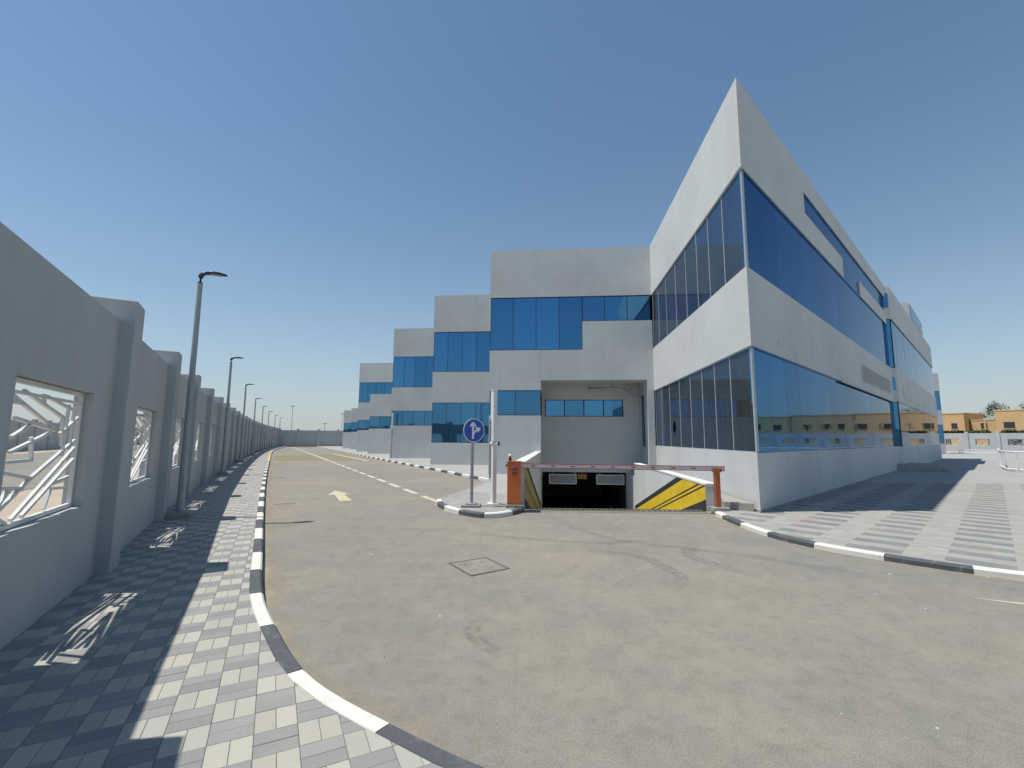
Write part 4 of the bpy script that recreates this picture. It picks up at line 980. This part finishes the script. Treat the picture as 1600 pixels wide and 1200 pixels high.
villa(33.9, 117, 13, 9, 7.1, M['villa'], 'wide orange villa at the edge of view beyond the wall', 3)
villa(20.7, 117, 11, 9, 6.9, M['villa2'], 'ochre villa mirrored in the middle of the long lower glass', 10)
villa(9.5, 117.4, 12, 9, 6.7, M['villa'], 'orange villa mirrored in the long lower glass near the prow', 11)
villa(-2.7, 117, 12, 9, 6.9, M['villa2'], 'ochre villa mirrored in the long lower glass right against the prow edge', 12)

def tree(label, x, y, h, r, m, seed, cat='tree', n=900):
    g = np.random.default_rng(seed); root = thing('tree', label, cat, (x, y, 0))
    mb = MB(); mb.tube([(0, 0, -.1), (.1, 0, h * .3), (.0, .1, h * .55)], [.2, .15, .08], 8)
    for k in range(5): a = k * 1.3; mb.tube([(0, 0, h * .4), (r * .35 * math.cos(a), r * .35 * math.sin(a), h * .62), (r * .6 * math.cos(a), r * .6 * math.sin(a), h * .75)], [.08, .05, .02], 6)
    mb.build('trunk', M['bark'], root, smooth=True)
    cl = [(g.uniform(-.7, .7) * r, g.uniform(-.7, .7) * r, h * g.uniform(.55, .9), r * g.uniform(.25, .5)) for _ in range(12)]; vs = []; fs = []
    for i in range(n):
        c = cl[g.integers(len(cl))]; d = g.normal(size=3); d /= np.linalg.norm(d); q = np.array(c[:3]) + d * c[3] * g.uniform(.5, 1.05); a = g.normal(size=3); a /= np.linalg.norm(a); b = np.cross(a, d); s_ = g.uniform(.1, .26)
        k = len(vs); vs += [tuple(q + a * s_), tuple(q + b * s_ * .5), tuple(q - a * s_), tuple(q - b * s_ * .5)]; fs.append((k, k + 1, k + 2, k + 3))
    me = bpy.data.meshes.new('crown'); me.from_pydata(vs, [], fs); me.materials.append(m); me.update(); link(bpy.data.objects.new('crown', me), root)
    return root
P_ = ST(37.0, 131); tree('dark green tree rising between the two orange villas', P_[0], P_[1], 10.4, 3.2, M['leaf'], 3)
P_ = ST(32.5, 131); tree('smaller dark tree peeping over the wide orange villa', P_[0], P_[1], 9.6, 2.6, M['leaf'], 4)
def hedge(label, s0, s1, t, h):
    g = np.random.default_rng(int(s0)); vs = []; fs = []
    for i in range(1400):
        s = g.uniform(s1, s0); q = np.array([*ST(s, t + g.uniform(-.4, .4)), g.uniform(h - .5, h)]); a = g.normal(size=3) * .16; b = g.normal(size=3) * .12; k = len(vs); vs += [tuple(q + a), tuple(q + b), tuple(q - a), tuple(q - b)]; fs.append((k, k + 1, k + 2, k + 3))
    me = bpy.data.meshes.new('hedge'); me.from_pydata(vs, [], fs); me.materials.append(M['hedge']); me.update(); tag(link(bpy.data.objects.new('hedge', me)), label, 'hedge')
hedge('clipped hedge showing above the pale wall below the first orange villa', 37, 30, 100.5, 3.2); hedge('strip of hedge above the pale wall below the ochre link', 28.5, 24.5, 100.5, 3.15)

# small masts beyond the far wall
for (s, t, h, lab) in [(118, 3.5, 9.0, 'thin mast beyond the far wall above its first pier'), (122, 11, 5.2, 'stubby mast beyond the far wall between its piers'), (126, 15.5, 8.0, 'thin mast beyond the far wall close to the office')]:
    q = ST(s, t); root = thing('mast', lab, 'mast', (*q, 0), 'masts beyond the far wall'); mb = MB(); mb.tube([(0, 0, 0), (0, 0, h)], [.09, .05], 8); mb.build('pole', M['lamp_pole'], root, smooth=True)
    mb = MB(); mb.bar((-.5, 0, h - .2), (.5, 0, h - .2), .12, .1, (0, 1, 0)); mb.build('crossarm', M['dark_metal'], root)
root = thing('bollard_light', 'small pale bollard light on the forecourt beside the lane', 'bollard', (*ST(36, 8.6), .1))
mb = MB(); mb.tube([(0, 0, 0), (0, 0, .5)], .16, 12); mb.build('body', M['white_metal'], root, smooth=True)
mb = MB(); mb.box(.16, .3, -.12, .12, 0, .4); mb.build('box', M['dark_metal'], root)
root = thing('marker_post', 'slim white topped post on the forecourt edge by the lane', 'post', (*ST(35, 7.9), .1))
mb = MB(); mb.tube([(0, 0, 0), (0, 0, 2.2)], .045, 8); mb.build('shaft', M['lamp_pole'], root, smooth=True); mb = MB(); mb.tube([(0, 0, 2.2), (0, 0, 3.4)], .06, 8); mb.build('top', M['white_metal'], root, smooth=True)
